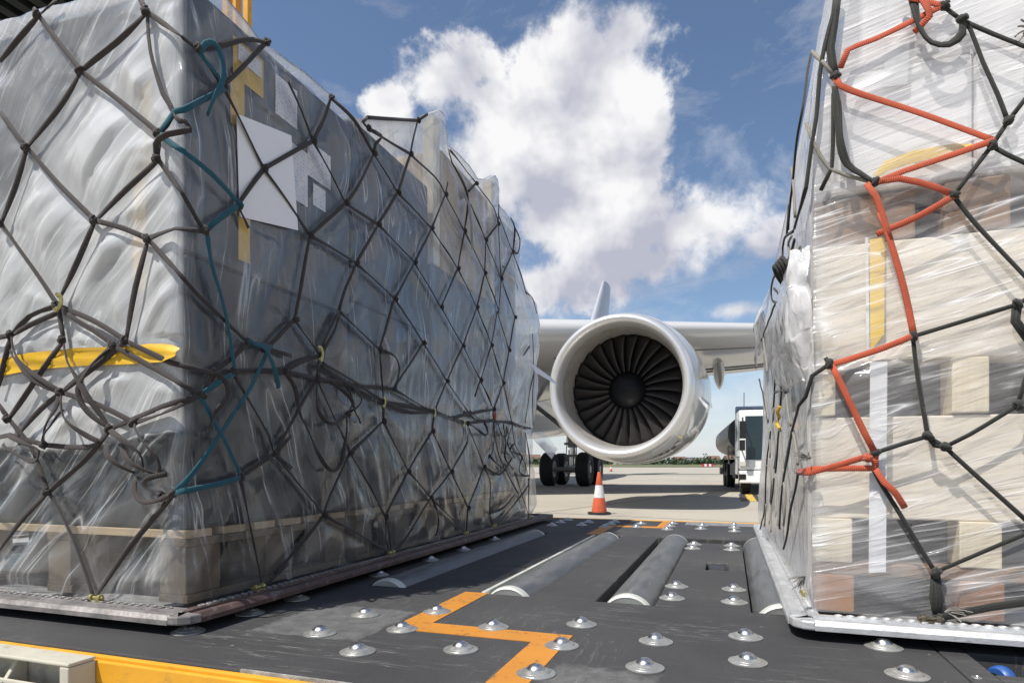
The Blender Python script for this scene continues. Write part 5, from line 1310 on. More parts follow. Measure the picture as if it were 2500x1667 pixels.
def crate(name,z0,panel0,panel1,label,bx=((.205,.285),(.515,.605),(.84,.93)),bm=None,pm=None):
    """a board sided crate on runners: blocks below, boarded panel above"""
    root=empty(name,(.95,2.9,z0),label=label,cat='wooden crate'); o=Matrix.Translation((-.95,-2.9,-z0))
    q=MB(); q.box(.206,1.75,1.775,4.08,panel0,panel1,0,o); q.build('boarded_panel',pm or M['pine'],root,bevel=.004)
    for i,(a,b) in enumerate(bx):
        q=MB(); q.box(a,b,1.768,1.86,z0,panel0-.0005,0,o); q.box(a,b,2.6,2.7,z0,panel0-.0005,0,o); q.box(a,b,3.9,4.0,z0,panel0-.0005,0,o); q.build('skid_block',bm or M['pine_v'],root,bevel=.003)
    q=MB(); q.box(.26,1.7,1.90,4.0,z0,panel0-.001,0,o); q.build('gap_shade_box',M['interior'],root)  # dark box, shade between the skid blocks put into its colour
    return root
crate('wooden_crate',1.003,1.135,1.43,'pale boarded crate with yellow tape, upper one, just below the brown timbers',((.212,.25),(.50,.575),(.84,.93)))
crate('wooden_crate',.635,.745,.998,'pale boarded crate, lower one, behind the knotted orange strap',((.206,.288),(.515,.60),(.84,.93)))
root=empty('wooden_pallet',(.95,2.9,.512),label='red brown wooden pallet lowest in the right load, on the silver pallet',cat='wooden pallet'); oT=Matrix.Translation((-.95,-2.9,-.512))
q=MB(); q.box(.204,1.75,1.772,1.88,.604,.6345,0,oT); q.box(.204,1.75,2.6,2.7,.604,.6345,0,oT); q.box(.204,1.75,3.9,4.05,.604,.6345,0,oT); q.build('deck_board',M['timber'],root,bevel=.003)
for a,b in ((.206,.292),(.515,.605),(.84,.93)):
    q=MB(); q.box(a,b,1.768,1.90,.512,.6035,0,oT); q.box(a,b,3.92,4.04,.512,.6035,0,oT); q.build('block',M['redwood'],root,bevel=.003)
q=MB(); q.box(.26,1.7,1.92,3.9,.512,.60,0,oT); q.build('gap_shade_box',M['carton_dark'],root)  # dark box stands in for the shade between the pallet blocks
def beam(x0,x1,y0,y1,z0,z1,label,m):
    q=MB(); cx,cy=(x0+x1)/2,(y0+y1)/2; q.box(x0-cx,x1-cx,y0-cy,y1-cy,0,z1-z0); o=q.build('timber_beam',m,bevel=.006,loc=(cx,cy,z0)); tag(o,label,'timber beam')
beam(.203,.43,1.79,1.89,1.4345,1.555,'long brown timber over the upper pale crate, at the load corner',M['timber'])
beam(.485,.62,1.775,1.875,1.4345,1.56,'short cracked brown timber over the upper pale crate, toward the frame edge',M['timber'])
beam(.203,1.7,3.4,3.55,1.4345,1.55,'brown timber at the back of the right load over the upper crate',M['timber'])
beam(.206,.30,1.90,3.38,1.4345,1.55,'brown timber running backward along the open side of the right load',M['timber'])
carton(.31,1.7,1.92,3.3,1.4355,1.56,M['interior'],'dark grey box standing in for the shade between the brown timbers','gap shade','timber_gap_shade')  # the shade of this gap is the colour of a dark box
def wcarton(x0,x1,y0,y1,z0,z1,label,m=None): carton(x0,x1,y0,y1,z0,z1,m or M['carton_white'],label)
wcarton(.235,.545,1.775,2.50,1.562,1.86,'white film shrouded carton on the long brown timber, under the lower tall loop of rope')
wcarton(.55,1.75,1.775,2.50,1.565,1.86,'white film shrouded carton on the short cracked timber, at the frame edge')
wcarton(.31,.72,1.78,2.50,1.865,2.16,'white shrouded carton behind the upper orange strap, second tier')
wcarton(.725,1.75,1.78,2.50,1.865,2.16,'white shrouded carton beyond the frame edge, second tier')
wcarton(.38,1.75,1.79,2.48,2.165,2.42,'white shrouded carton topmost on the right load')
def tape(name,pts,m,label,y=GY-.006,cat='tape strip',**k):
    return sheet4(name,[(a,y,b) for a,b in pts],(0,-1,0),m,label,cat,nu=3,nv=14,**k)
tape('tape_strip',[(.325,1.435),(.358,1.437),(.357,1.20),(.327,1.16)],M['tape_bright'],'yellow upright tape on the upper pale crate of the right load',1.766)
tape('tape_strip',[(.315,1.44),(.322,1.44),(.325,1.15),(.318,1.15)],M['tape_white'],'narrow white stripe beside the yellow upright tape',1.764)
tape('tape_strip',[(.323,1.13),(.360,1.13),(.357,.62),(.320,.615)],M['tape_white'],'long white upright strapping tape on the lower right crate',1.7475)
tape('tape_strip',[(.365,2.30),(.43,2.30),(.405,1.80),(.355,1.80)],M['hem'],'pale upright film band high on the right load',1.760)
q=MB(); q.tube([(.335,GY+.004,1.585),(.36,GY+.002,1.605),(.42,GY-.001,1.618),(.50,GY-.002,1.623),(.545,GY-.004,1.62)],0,8,0,flat=(lambda i:(.006,.013,.015,.012,.004)[i],.0012),nrm=[(0,-1,0)]*5)
tag(q.build('tape_strip',M['tape_bright'],smooth=True),'crumpled yellow tape bow above the long brown timber','tape strip')
# nets
ext=[]
for i in range(5):
    for j in range(7):
        x=.67+.26*i; z=.6+.28*j+(.14 if i%2 else 0)
        for dz in (.14,-.14):
            if .52<z+dz<2.45 and z<2.45: ext.append(('',[(x,GY-.018,z,1),(x+.26,GY-.018,z+dz,1)]))
netR=build_net('cargo_net','dark olive braided cargo net over the white film wrapped crates',NET_R+ext,NET_R_KNOTS,NDR,[M['web_dark'],M['web_light'],M['web_black']],.0095)
fitting((.44,RY0+.06,PZ1+.004),(1,0,0),netR,mat('dark_bronze_steel',(.16,.14,.10),.35,.8,.3,40)); fitting((RX0+.06,1.93,PZ1+.004),(0,1,0),netR); fitting((RX0+.06,2.5,PZ1+.004),(0,1,0),netR); fitting((RX0+.06,3.1,PZ1+.004),(0,1,0),netR)
q=MB()
for st,P in ORANGE: add_strap(q,[(p[0]+NDR[p[3]][0]*.008,p[1]+NDR[p[3]][1]*.008,p[2],p[3]) for p in P],NDR,.0074,.0022,lift=.012 if 'L' in st else 0,rt=.15)
knot(q,(.312,1.722,.895,1),NDR,.008)
tag(q.build('lashing_strap',M['orange_strap'],smooth=True,angle=0),'orange webbing strap zigzagging across the white film wrapped crates','lashing strap')
# rope tuft, frayed ends
def tuft(c,d,n,L,r,label,m):
    q=MB()
    for i in range(n):
        p=Vector(c); v=Vector(d)+Vector((random.uniform(-.6,.6),random.uniform(-.6,.6),random.uniform(-.6,.6))); pts=[p]
        for k in range(4): p=p+v*L/4; v+=Vector((random.uniform(-.3,.3),random.uniform(-.3,.1),random.uniform(-.4,.1))); pts.append(p)
        q.tube(pts,r,5)
    tag(q.build('frayed_rope_end',m,smooth=True),label,'rope end')
tuft((.64,1.73,1.86),(-.6,-.5,-.2),16,.035,.0022,'frayed rope tuft at the right frame edge under the upper strap',M['web_light'])
tuft((.190,1.728,.895),(-1,-.1,.35),22,.022,.0011,'frayed grey fibres where the orange strap rounds the load corner',M['hair'])
tuft((.178,1.74,.60),(-.6,-.3,-.4),22,.028,.0010,'frayed grey fibres low at the load corner near the silver pallet rail',M['hair'])
tuft((.475,1.735,.535),(1,-.2,.25),16,.03,.0014,'frayed fibres beside the bronze fitting on the silver pallet rail',M['hair'])
q=MB(); q.tube([(.156,2.3,1.075),(.15,2.31,1.055),(.157,2.32,1.04),(.150,2.33,1.02),(.156,2.31,1.0)],.006,7)
tag(q.build('yellow_cord',M['tape_yellow'],smooth=True),'short yellow cord tied among the dark ropes on the open side','cord')
# loose film bags at the load corner
def bag(pts,label,seed):
    P=np.array(pts,dtype=float); nr,nc,_=P.shape; k=14
    def up(A):   # bilinear upsample with crumple
        yi=np.linspace(0,nr-1,(nr-1)*k+1); xi=np.linspace(0,nc-1,(nc-1)*k+1); y0=np.minimum(yi.astype(int),nr-2); x0=np.minimum(xi.astype(int),nc-2)
        fy=smooth01(yi-y0)[:,None,None]; fx=smooth01(xi-x0)[None,:,None]
        return (A[y0][:,x0]*(1-fx)+A[y0][:,x0+1]*fx)*(1-fy)+(A[y0+1][:,x0]*(1-fx)+A[y0+1][:,x0+1]*fx)*fy
    U=up(P); n1,n2,_=U.shape; yy,xx=np.mgrid[0:n1,0:n2]/k
    cr=.006*vnoise(xx*3.1,yy*2.2,seed)+.003*ridge(xx*5,yy*3,seed+2,2); U[...,1]-=cr*.8; U[...,0]-=cr; U[...,2]+=.006*vnoise(xx*4,yy*4,seed+5)
    mk=.55+.2*np.clip(cr/.006,-1,1)
    tag(film_mesh('loose_film_flap',U,np.clip(mk,.12,.8),M['film_clear']),label,'film flap')
bag([[(.19,1.76,1.43),(.155,1.79,1.44),(.150,2.05,1.44),(.155,2.4,1.44)],[(.185,1.735,1.33),(.135,1.80,1.33),(.125,2.05,1.33),(.145,2.4,1.32)],[(.19,1.725,1.22),(.145,1.79,1.2),(.135,2.05,1.2),(.15,2.4,1.2)],[(.205,1.738,1.11),(.178,1.80,1.10),(.168,2.05,1.10),(.165,2.4,1.10)]],'puffed out loose film bag at the corner of the upper pale crate',61)
bag([[(.17,3.2,1.70),(.165,3.5,1.71),(.16,3.9,1.70)],[(.15,3.2,1.60),(.12,3.6,1.62),(.135,3.95,1.60)],[(.165,3.2,1.45),(.14,3.6,1.45),(.15,4.05,1.42)]],'thin loose film flap sticking out behind the knotted rope coil',71)
# knotted rope coil
q=MB()
for k in range(4):
    c=Vector((.165-.006*k,2.03+.012*k,1.45)); pts=[]; a0=random.random()*6; rx,rz=.028-.003*k,.040-.004*k
    for i in range(15): a=a0+i*2*math.pi/13; pts.append(c+Vector((-.012*math.sin(a)*1.2-.008,rx*math.cos(a)*1.6,rz*math.sin(a))))
    q.tube(pts,.0058,8)
tag(q.build('rope_coil',M['web_dark'],smooth=True,angle=0),'knotted dark rope coil hanging on the open side at timber height','rope coil')

# ------------------------------------------------------------------ ground and far field
def apron_mat():
    m,nt,out=newmat('concrete_apron'); co=nt.obj(); sx=nt.n('ShaderNodeSeparateXYZ'); nt.L.new(nt.mapv(co,None,(0,0,R(14)),(2.1,1.2,0)),sx.inputs[0])
    big=nt.noise(.16,co,6,.6); fine=nt.noise(9,co,6,.65); st=nt.noise(.5,nt.obj((1,.18,1),(0,0,.2)),7,.7)
    b=nt.mix(nt.ramp(big,.3,.7),(.33,.30,.245),(.44,.405,.34)); b=nt.mix(nt.ramp(fine,.35,.7,0,.35),b,(.30,.275,.23))
    b=nt.mix(nt.ramp(st,.54,.70,0,.55),b,(.22,.205,.18))
    def line(c,per):
        f=nt.math('ABSOLUTE',nt.math('SUBTRACT',nt.math('FRACT',nt.math('DIVIDE',c,per)),.5)); return nt.math('LESS_THAN',f,.0055)
    j=nt.math('MAXIMUM',line(sx.outputs[0],7.5),line(sx.outputs[1],7.5)); b=nt.mix(nt.math('MULTIPLY',j,.75),b,(.10,.09,.08))
    # slab to slab tone
    cell=nt.n('ShaderNodeTexWhiteNoise',noise_dimensions='2D'); fl=nt.n('ShaderNodeVectorMath',operation='FLOOR'); nt.L.new(nt.mapv(co,(1/7.5,1/7.5,0),(0,0,R(14)),(.5,.5,0)),fl.inputs[0]); nt.L.new(fl.outputs[0],cell.inputs[0])
    b=nt.mix(nt.ramp(cell.outputs['Value'],0,1,0,.16),b,(.30,.30,.29))
    principled(nt,out,Base_Color=b,Roughness=.85,Specular_IOR_Level=.3,Normal=nt.bump(fine,.15,.004)); return m
q=MB(); q.v=[(-3000,-200,0),(3000,-200,0),(3000,4500,0),(-3000,4500,0)]; q.face((0,1,2,3))
tag(q.build('ground',apron_mat()),kind='structure')
M['grass']=mat('dry_grass',(.125,.130,.055),.9,0,.4,.08,.0,3,dirt=(.17,.15,.06))
fw=Vector((-math.sin(R(19.03)),math.cos(R(19.03)),0)); rt=Vector((fw.y,-fw.x,0))
def far(x,z,h=0): p=fw*z+rt*x; return (p.x,p.y,h)
q=MB(); rows=[]
for z,h in ((200,.02),(235,.12),(300,.45),(380,.95),(470,1.2),(1200,1.5),(3500,2)): rows.append([Vector(far(x,z*(1+.00004*x),h+.10*math.sin(x*.05+z))) for x in range(-1500,1501,50)])
q.grid(rows); tag(q.build('grass_field',M['grass'],smooth=True,angle=0),kind='structure')
def crown(q,c,rx,rz,n,ls,cols=3):
    for i in range(n):
        u=random.uniform(-1,1); a=random.random()*6.283; r=random.random()**.4; s=math.sqrt(1-u*u)
        p=Vector((c[0]+rx*r*s*math.cos(a),c[1]+rx*r*s*math.sin(a),c[2]+rz*r*u)); d=Vector((random.gauss(0,1),random.gauss(0,1),random.gauss(0,1))).normalized(); e=d.orthogonal().normalized(); f=d.cross(e); k=ls*random.uniform(.6,1.4)
        b=len(q.v); q.v+=[tuple(p+e*k),tuple(p+f*k*.6),tuple(p-e*k),tuple(p-f*k*.6)]; q.face((b,b+1,b+2,b+3),random.randrange(cols))
leafs=[mat('leaf_dark',(.022,.046,.022),.7,0,.3,.5),mat('leaf_mid',(.035,.065,.026),.7,0,.3,.5),mat('leaf_pale',(.06,.085,.035),.7,0,.3,.5)]
q=MB()
for i in range(520):
    x=random.uniform(-260,330); z=random.uniform(335,420); hgt=random.uniform(2.0,4.2)*(1 if random.random()<.8 else 1.45); w_=random.uniform(2,4)
    crown(q,far(x,z,.7+hgt*.5),w_,hgt*.62,46,.75)
tag(q.build('tree_belt',leafs),label='dark green belt of trees along the far edge of the airfield',cat='trees',kind='stuff')
# far buildings
def house(x,z,wd,dp,h,label,wc,rc,name='house',cat='house',flat=False,base=1.0):
    p=far(x,z,base); root=empty(name,p,R(19.03),label=label,cat=cat); q=MB(); q.box(-wd/2,wd/2,-dp/2,dp/2,-1,h); q.build('wall',wc,root)
    q=MB()
    if flat: q.box(-wd/2-.3,wd/2+.3,-dp/2-.3,dp/2+.3,h,h+.5)
    else: q.prism([(-dp/2-.4,h),(dp/2+.4,h),(0,h+dp*.28)],-wd/2-.3,wd/2+.3,0,Matrix(((0,0,1,0),(1,0,0,0),(0,1,0,0),(0,0,0,1))))
    q.build('roof',rc,root)
    q=MB(); n=max(2,int(wd/5))
    for i in range(n):
        for l in range(max(1,int(h/3.2))):
            cx=-wd/2+(i+.5)*wd/n; q.box(cx-.8,cx+.8,-dp/2-.06,-dp/2+.02,.9+3.1*l,2.3+3.1*l)
    q.build('window',M['winglass'],root)
M['winglass']=mat('dark_window_glass',(.05,.06,.07),.15)
cw=mat('cream_render',(.62,.55,.44),.8,0,.1,.3); cp=mat('pink_render',(.58,.43,.36),.8,0,.1,.3); gw=mat('pale_grey_cladding',(.42,.43,.46),.6,0,.1,.3); rr=mat('red_tile_roof',(.17,.10,.075),.8,0,.2,.5); rg=mat('grey_roof',(.30,.31,.34),.7,0,.1,.3)
house(203,700,38,24,7.2,'long grey flat hangar beyond the tree belt, right of the engine',gw,rg,'hangar','hangar',True)
house(148,560,10,9,4.4,'small cream house between trees, just right of the nacelle bottom',cw,rr)
house(163,545,11,9,4.6,'cream house in front of the long grey hangar, left half',cw,cw,flat=True)
house(172,540,9,9,4.8,'pink house in front of the long grey hangar, right half',cp,rr)
house(186,535,12,9,5.2,'cream house at the end of the tree belt near the tanker',cw,rr)
house(195,560,13,10,6,'white house at the end of the tree belt, behind the red and white barrier',mat('white_render',(.72,.71,.68),.8),rg,flat=True)
house(212,570,15,10,5.5,'pink house partly behind the tanker',cp,rr)
house(228,640,22,14,8,'pale grey block behind the tanker',gw,rg,'block','building',True)
house(18,560,14,10,6.0,'cream house seen between the shaded load and the aircraft wheels',cw,rr)
house(2,600,12,10,7.0,'pink house hidden mostly by the shaded load',cp,rr)
# red and white works barrier
p=far(64.3,208,.03); root=empty('barrier',p,R(19.03),label='red and white striped works barrier on the far grass near the tanker',cat='barrier')
rd=mat('red_plastic',(.55,.03,.04),.5,0,.1,3); wh=mat('white_plastic',(.8,.8,.8),.5,0,.05,3)
for i in range(5):
    q=MB(); q.prism([(-.30,0),(.30,0),(.22,.65),(.10,.74),(-.10,.74),(-.22,.65)],-.36,.36,0,Matrix(((0,0,1,(i-2)*.74),(1,0,0,0),(0,1,0,.22),(0,0,0,1)))); q.build('segment',rd if i%2==0 else wh,root,bevel=.03)
p=far(25.0,203,.03)
q=MB(); q.lathe([(.06,0),(.06,.75),(.03,.8)],8); o=q.build('marker_post',mat('pale_post',(.5,.48,.42),.7),loc=p); tag(o,'short pale marker post at the edge of the far grass','marker post')
# apron markings
M['mark_yellow']=marking_mat('worn_yellow_apron_paint',(.60,.40,.06),(.3,.27,.2),.60); M['mark_black']=marking_mat('black_apron_border_paint',(.035,.035,.037),(.12,.11,.1),.62)
for nm,x0,x1,mm,zz in (('apron_border',.235,.735,M['mark_black'],.0040),('apron_line',.405,.60,M['mark_yellow'],.0080)):
    q=MB(); q.box(x0,x1,16.15,20.02,.0005,zz); tag(q.build(nm,mm),kind='structure')
# traffic cones
def cone(name,loc,label,s=1,group=None):
    root=empty(name,loc,label=label,cat='traffic cone'); root.rotation_euler=(0,0,.4)
    og=mat('faded_orange_red_plastic',(.58,.105,.04),.5,0,.2,9,.1,60,dirt=(.4,.2,.12)); wt=mat('scuffed_white_sleeve',(.66,.66,.66),.5,0,.12,14,dirt=(.35,.25,.2)); bk=mat('black_rubber_base',(.02,.02,.021),.7,0,.3,8)
    q=MB(); q.prism([(.21*s*math.cos(a+math.pi/8),.21*s*math.sin(a+math.pi/8)) for a in [k*math.pi/4 for k in range(8)]],0,.04*s); q.build('base',bk,root,bevel=.008)
    r=lambda h:(.135-.105*(h-.04)/.71)*s
    q=MB(); q.lathe([(r(.04),.0405*s),(r(.04),.05*s),(r(.29),.29*s),(r(.29)-.012,.30*s),(r(.52)-.006,.51*s),(r(.52),.52*s),(r(.75),.735*s),(r(.75)-.006,.75*s),(r(.75)-.014,.742*s)],32); q.build('body',og,root,smooth=True)
    q=MB(); q.lathe([(r(.29)-.002,.295*s),(r(.52)+.002,.515*s)],32,None,0,False); q.build('white_sleeve',wt,root,smooth=True)
cone('traffic_cone',(-2.195,11.1,0),'orange and white traffic cone on the apron below the engine')
cone('traffic_cone',(-14.5,81.1,0),'tiny far traffic cone on the apron behind the aircraft wheels',1.15)

# ------------------------------------------------------------------ aircraft
M['ac_white']=mat('gloss_light_grey_aircraft_paint',(.52,.525,.53),.10,0,.03,.6,.0,rv=.2,spec=.7); M['ac_grey']=mat('grey_aircraft_belly_paint',(.44,.44,.43),.25,0,.06,.5,dirt=(.3,.29,.27))
M['lip']=mat('satin_metal_inlet_lip',(.74,.74,.74),.30,.55,.02,2,.0,rv=.1); M['barrel']=mat('perforated_inlet_liner',(.42,.40,.37),.4,.35,.15,3,dirt=(.22,.19,.16))
M['blade']=mat('dark_titanium_fan_blade',(.040,.037,.036),.45,.35,.3,6,spec=.25); M['spinner']=mat('black_spinner',(.006,.007,.009),.4,0,.2,5,spec=.2); M['rubber']=mat('tyre_rubber',(.012,.012,.013),.75,0,.4,8)
M['gear']=mat('grey_gear_paint',(.24,.24,.24),.4,.3,.3,4,dirt=(.05,.05,.05)); M['wheelrim']=mat('grey_wheel_rim',(.38,.38,.37),.4,.3,.2,5); M['chrome']=mat('chromed_piston',(.6,.6,.6),.15,1); M['vent']=mat('dark_vent',(.006,.006,.007),.8)
plane=empty('cargo_aircraft',(-2.05,12.14,0),label='white twin engine cargo aircraft with its big turbofan facing the loader',cat='aircraft')
PO=Vector((-2.05,12.14,0)); OT=Matrix.Translation(-PO)
EZ=2.39
TE_=Matrix.Translation((0,0,EZ))@Matrix.Rotation(R(-2.5),4,'Z')@Matrix.Rotation(R(1.0),4,'X')@Matrix.Scale(.97,4)
TL=TE_@AX((0,1,0))
def ls(f,a,b,n): return [f(a+(b-a)*i/n) for i in range(n+1)]
outer=[(1.465,.20),(1.50,.34),(1.54,.6),(1.565,1.0),(1.58,1.5),(1.585,2.1),(1.57,2.8),(1.54,3.4),(1.47,4.0),(1.38,4.5),(1.34,4.52),(1.30,4.3)]
q=MB(); q.lathe(outer,96,TL,0,False); eng=q.build('engine',M['ac_white'],plane,smooth=True,angle=50)
lipp=[(1.462,.198),(1.44,.10),(1.415,.045),(1.385,.01),(1.352,0),(1.318,.012),(1.285,.05),(1.255,.12),(1.235,.22),(1.225,.34)]
q=MB(); q.lathe(lipp,96,TL,0,False); q.build('inlet_lip',M['lip'],eng,smooth=True,angle=60)
q=MB(); q.lathe([(1.2245,.342),(1.200,.55),(1.185,.8),(1.185,1.12),(1.19,1.6)],80,TL,0,False); q.build('inlet_barrel',M['barrel'],eng,smooth=True)
q=MB(); q.lathe([(.0,.74),(.06,.745),(.16,.775),(.26,.835),(.34,.92),(.385,1.0),(.40,1.06),(.40,1.4)],40,TL,0,False); q.build('spinner',M['spinner'],eng,smooth=True)
q=MB(); q.lathe([(.0,1.55),(1.19,1.56)],40,TL,0,False); q.build('fan_case_back',M['vent'],eng)
q=MB()
nr=10; rows=[]
for j in range(nr+1):
    t=j/nr; r=.385+(1.178-.385)*t; tw=R(28+34*t); ch=.135+.115*t; sweep=.05*math.sin(t*math.pi)-.07*t*t; row=[]
    for i in range(7):
        u=-1+2*i/6; cb=.03*(1-u*u); 
        x=-(u*ch*math.sin(tw)+cb*math.cos(tw))-sweep*.4; y=1.08+u*ch*math.cos(tw)-cb*math.sin(tw)
        ang=x/r; row.append((r*math.sin(ang),y,r*math.cos(ang)))
    rows.append(row)
q.grid([[TE_@Vector(p) for p in row] for row in rows]); bl0=q.build('fan_blade',M['blade'],eng,smooth=True)
md=bl0.modifiers.new('thick','SOLIDIFY'); md.thickness=.008
for k in range(1,26):
    o=bl0.copy(); col.objects.link(o); o.parent=eng
    o.matrix_local=TE_@Matrix.Rotation(2*math.pi*k/26,4,'Y')@TE_.inverted()
# core exhaust, panel seams, vents, strake
q=MB(); q.lathe([(.95,3.6),(.86,4.6),(.66,5.6),(.62,5.6)],40,TL,0,False); q.lathe([(.5,5.2),(.34,5.9),(.05,6.6)],32,TL); q.build('exhaust_core',M['gear'],eng,smooth=True)
seam=mat('panel_seam',(.16,.16,.16),.6)
q=MB()
for yy,rr_ in ((.98,1.5745),(2.35,1.6005)): q.lathe([(rr_+.0015,yy-.010),(rr_+.003,yy),(rr_+.0015,yy+.010)],96,TL,0,False)
q.build('panel_seam',seam,eng,smooth=True)
q=MB()
def onnac(a,y,da,dy,r,lift=.004):
    b=len(q.v)
    for aa,yy in ((a-da,y-dy),(a+da,y-dy),(a+da,y+dy),(a-da,y+dy)): q.v.append(tuple(TE_@Vector(((r+lift)*math.sin(aa),yy,-(r+lift)*math.cos(aa)))))
    q.face((b,b+1,b+2,b+3))
for k in range(3): onnac(.50+.085*k,.72+.09*k,.030,.065,1.553+.006*k,.010)
q.build('vent_slot',M['vent'],eng)
q=MB(); onnac(.60,.95,.20,.33,1.562,.004); q.build('access_panel',M['ac_grey'],eng)
q=MB(); b=Matrix.Rotation(R(-52),4,'Y'); q.prism([(1.2,1.55),(3.0,1.55),(3.0,1.72),(2.3,1.80)],-.012,.012,0,TE_@Matrix.Rotation(R(52),4,'Y')@Matrix(((0,0,1,0),(1,0,0,0),(0,1,0,0),(0,0,0,1)))); pass
# wing
def airfoil(c,t,n=14):
    up=[];lo=[]
    for i in range(n+1):
        x=.5*(1-math.cos(math.pi*i/n)); y=5*t*(.2969*math.sqrt(x)-.126*x-.3516*x*x+.2843*x**3-.1015*x**4); cam=.012*math.sin(math.pi*x)-.018*x*x
        up.append((x*c,(y+cam)*c)); lo.append((x*c,(-y*1.05+cam)*c))
    return up[::-1]+lo[1:-1]
def wing_sections(S,name,parent,m):
    q=MB(); rows=[]
    for X_,Yl,Z_,c,t,inc in S:
        rows.append([OT@Vector((X_,Yl+x*math.cos(inc)+0*z,Z_+z-x*math.sin(inc))) for x,z in airfoil(c,t)])
    q.grid([r+[r[0]] for r in rows]); 
    for r in (rows[0],rows[-1]):
        b=len(q.v); q.v+=[tuple(p) for p in r]; q.face(range(b,b+len(r)))
    return q.build(name,m,parent,smooth=True,angle=60)
W=[(-9.4,13.6,4.15,12.3,.135,R(3)),(-4.95,16.65,4.62,9.5,.125,R(2.6)),(-1.75,18.82,4.84,7.9,.12,R(2.2)),(.8,20.56,5.0,6.9,.115,R(1.8)),(8,25.6,5.75,4.6,.11,R(1)),(17,32.0,6.9,2.6,.10,0)]
wing=wing_sections(W,'wing',plane,M['ac_white'])
W2=[(-22+ -x,y,z,c,t,i) for x,y,z,c,t,i in W]
wing_sections(W2,'wing',plane,M['ac_white'])
q=MB()   # slat gap and flap slots under the wing
for fx_,dz in ((.70,.012),(.80,.012),(.16,.010)):
    for (a,b) in zip(W[1:4],W[2:5]):
        P=[]
        for X_,Yl,Z_,c,t,i in (a,b):
            x=fx_*c; y=5*t*(.2969*math.sqrt(fx_)-.126*fx_-.3516*fx_**2+.2843*fx_**3-.1015*fx_**4); cam=.012*math.sin(math.pi*fx_)-.018*fx_**2
            P.append(OT@Vector((X_,Yl+x*math.cos(i),Z_+(-y*1.05+cam)*c-x*math.sin(i)-dz)))
        q.tube(P,.022,6)
q.build('flap_slot',seam,wing)
q=MB()
for (X_,Yl,Z_,L_) in ((-.40,22.9,4.78,3.6),(4.6,24.8,5.1,3.6)):
    T=OT@Matrix.Translation((X_,Yl,Z_)); rows=[]
    for i in range(15):
        u=i/14; rr_=.25*math.sin(math.pi*u**.9)**.75+.004; rows.append([T@Vector((rr_*.85*math.sin(a),u*L_,-.05-u*.85+rr_*1.25*math.cos(a))) for a in [2*math.pi*k/16 for k in range(17)]])
    q.grid(rows)
q.build('flap_fairing',M['ac_white'],wing,smooth=True,angle=0)
# pylon
q=MB(); q.prism([(2.6,1.45),(3.4,1.95),(7.2,2.45),(9.5,2.3),(9.3,2.0),(6.2,1.2),(4.3,1.25)],-.20,.20,0,TE_@Matrix(((0,0,1,0),(1,0,0,0),(0,1,0,0),(0,0,0,1)))); q.build('engine_pylon',M['ac_white'],plane,bevel=.12,segs=4,smooth=True)
# fuselage, belly fairing, fin
FXc=-11.0
q=MB(); prof=[(.05,-16.5),(.9,-16.0),(1.6,-14.8),(2.3,-12.5),(2.72,-9.5),(2.82,-6),(2.82,30),(2.6,36),(2.1,43),(1.3,50),(.5,55.5),(.1,57)]
q.lathe(prof,48,OT@Matrix.Translation((FXc,0,5.0))@AX((0,1,0)),0,True); q.build('fuselage',M['ac_white'],plane,smooth=True)
q=MB(); q.blob((0,0,0),3.45,9.5,1.55,32,16,0,0,None); 
for i,v in enumerate(q.v): q.v[i]=tuple(OT@Vector((v[0]+FXc,v[1]+21.5,v[2]+3.55)))
q.build('belly_fairing',M['ac_grey'],plane,smooth=True)
def slab_fin(P,thk,name,m,parent):
    """P: root LE, tip LE, tip TE, root TE in the (y,z) plane"""
    q=MB(); rows=[]
    for k in range(9):
        t=k/8; le=Vector(P[0]).lerp(Vector(P[1]),t); te=Vector(P[3]).lerp(Vector(P[2]),t); c=(te-le).length; row=[]
        for x,z in airfoil(c,.10):
            p=le.lerp(te,x/c); row.append(OT@Vector((FXc+z,p.x,p.y)))
        rows.append(row+[row[0]])
    q.grid(rows); b=len(q.v); q.v+=rows[-1][:-1]; q.face(range(b,b+len(rows[-1])-1)); return q.build(name,m,parent,smooth=True,angle=60)
slab_fin([(46.6,7.6),(57.4,17.65),(61.6,17.9),(59.0,7.6)],.1,'tail_fin',mat('blue_grey_fin_paint',(.40,.42,.47),.28,0,.05,.3),plane)
q=MB(); 
for s_ in (-1,1): q.prism([(FXc,50),(FXc+s_*9.5,56.5),(FXc+s_*9.5,59),(FXc,55.5)][::s_],5.9,6.1,0,OT)
q.build('tailplane',M['ac_white'],plane)
# main landing gear: four wheel bogie
gx0,gy0=-6.30,26.1
gear=empty('landing_gear',tuple(OT@Vector((gx0,gy0,0)))); gear.parent=plane
q=MB(); q.tube([(0,-1.0,.68),(0,1.0,.68)],.16,14); 
for y in (-1.0,1.0): q.tube([(-.74,y,.68),(.74,y,.68)],.09,12)
q.build('bogie_beam',M['gear'],gear,smooth=True)
q=MB(); q.tube([(0,0,.7),(0,0,1.7)],.13,16,1); q.tube([(0,0,1.6),(0,0,4.3)],.21,16); q.tube([(0,.15,1.7),(0,.55,1.15),(0,.25,.75)],.06,8); q.tube([(.05,0,2.1),(-1.9,.1,3.6)],.10,10); q.tube([(0,-.1,2.3),(0,-2.0,3.7)],.09,10); q.tube([(-.2,.2,1.5),(-.2,.3,.9)],.03,6); q.tube([(.2,-.25,2.4),(.25,-.3,.8)],.025,6); q.tube([(-.15,-.25,2.6),(-.2,-.35,.85)],.02,6)
for z in (1.2,1.7,2.2): q.box(-.30,.30,-.25,-.17,z,z+.1)
q.build('strut',[M['gear'],M['chrome']],gear,smooth=True)
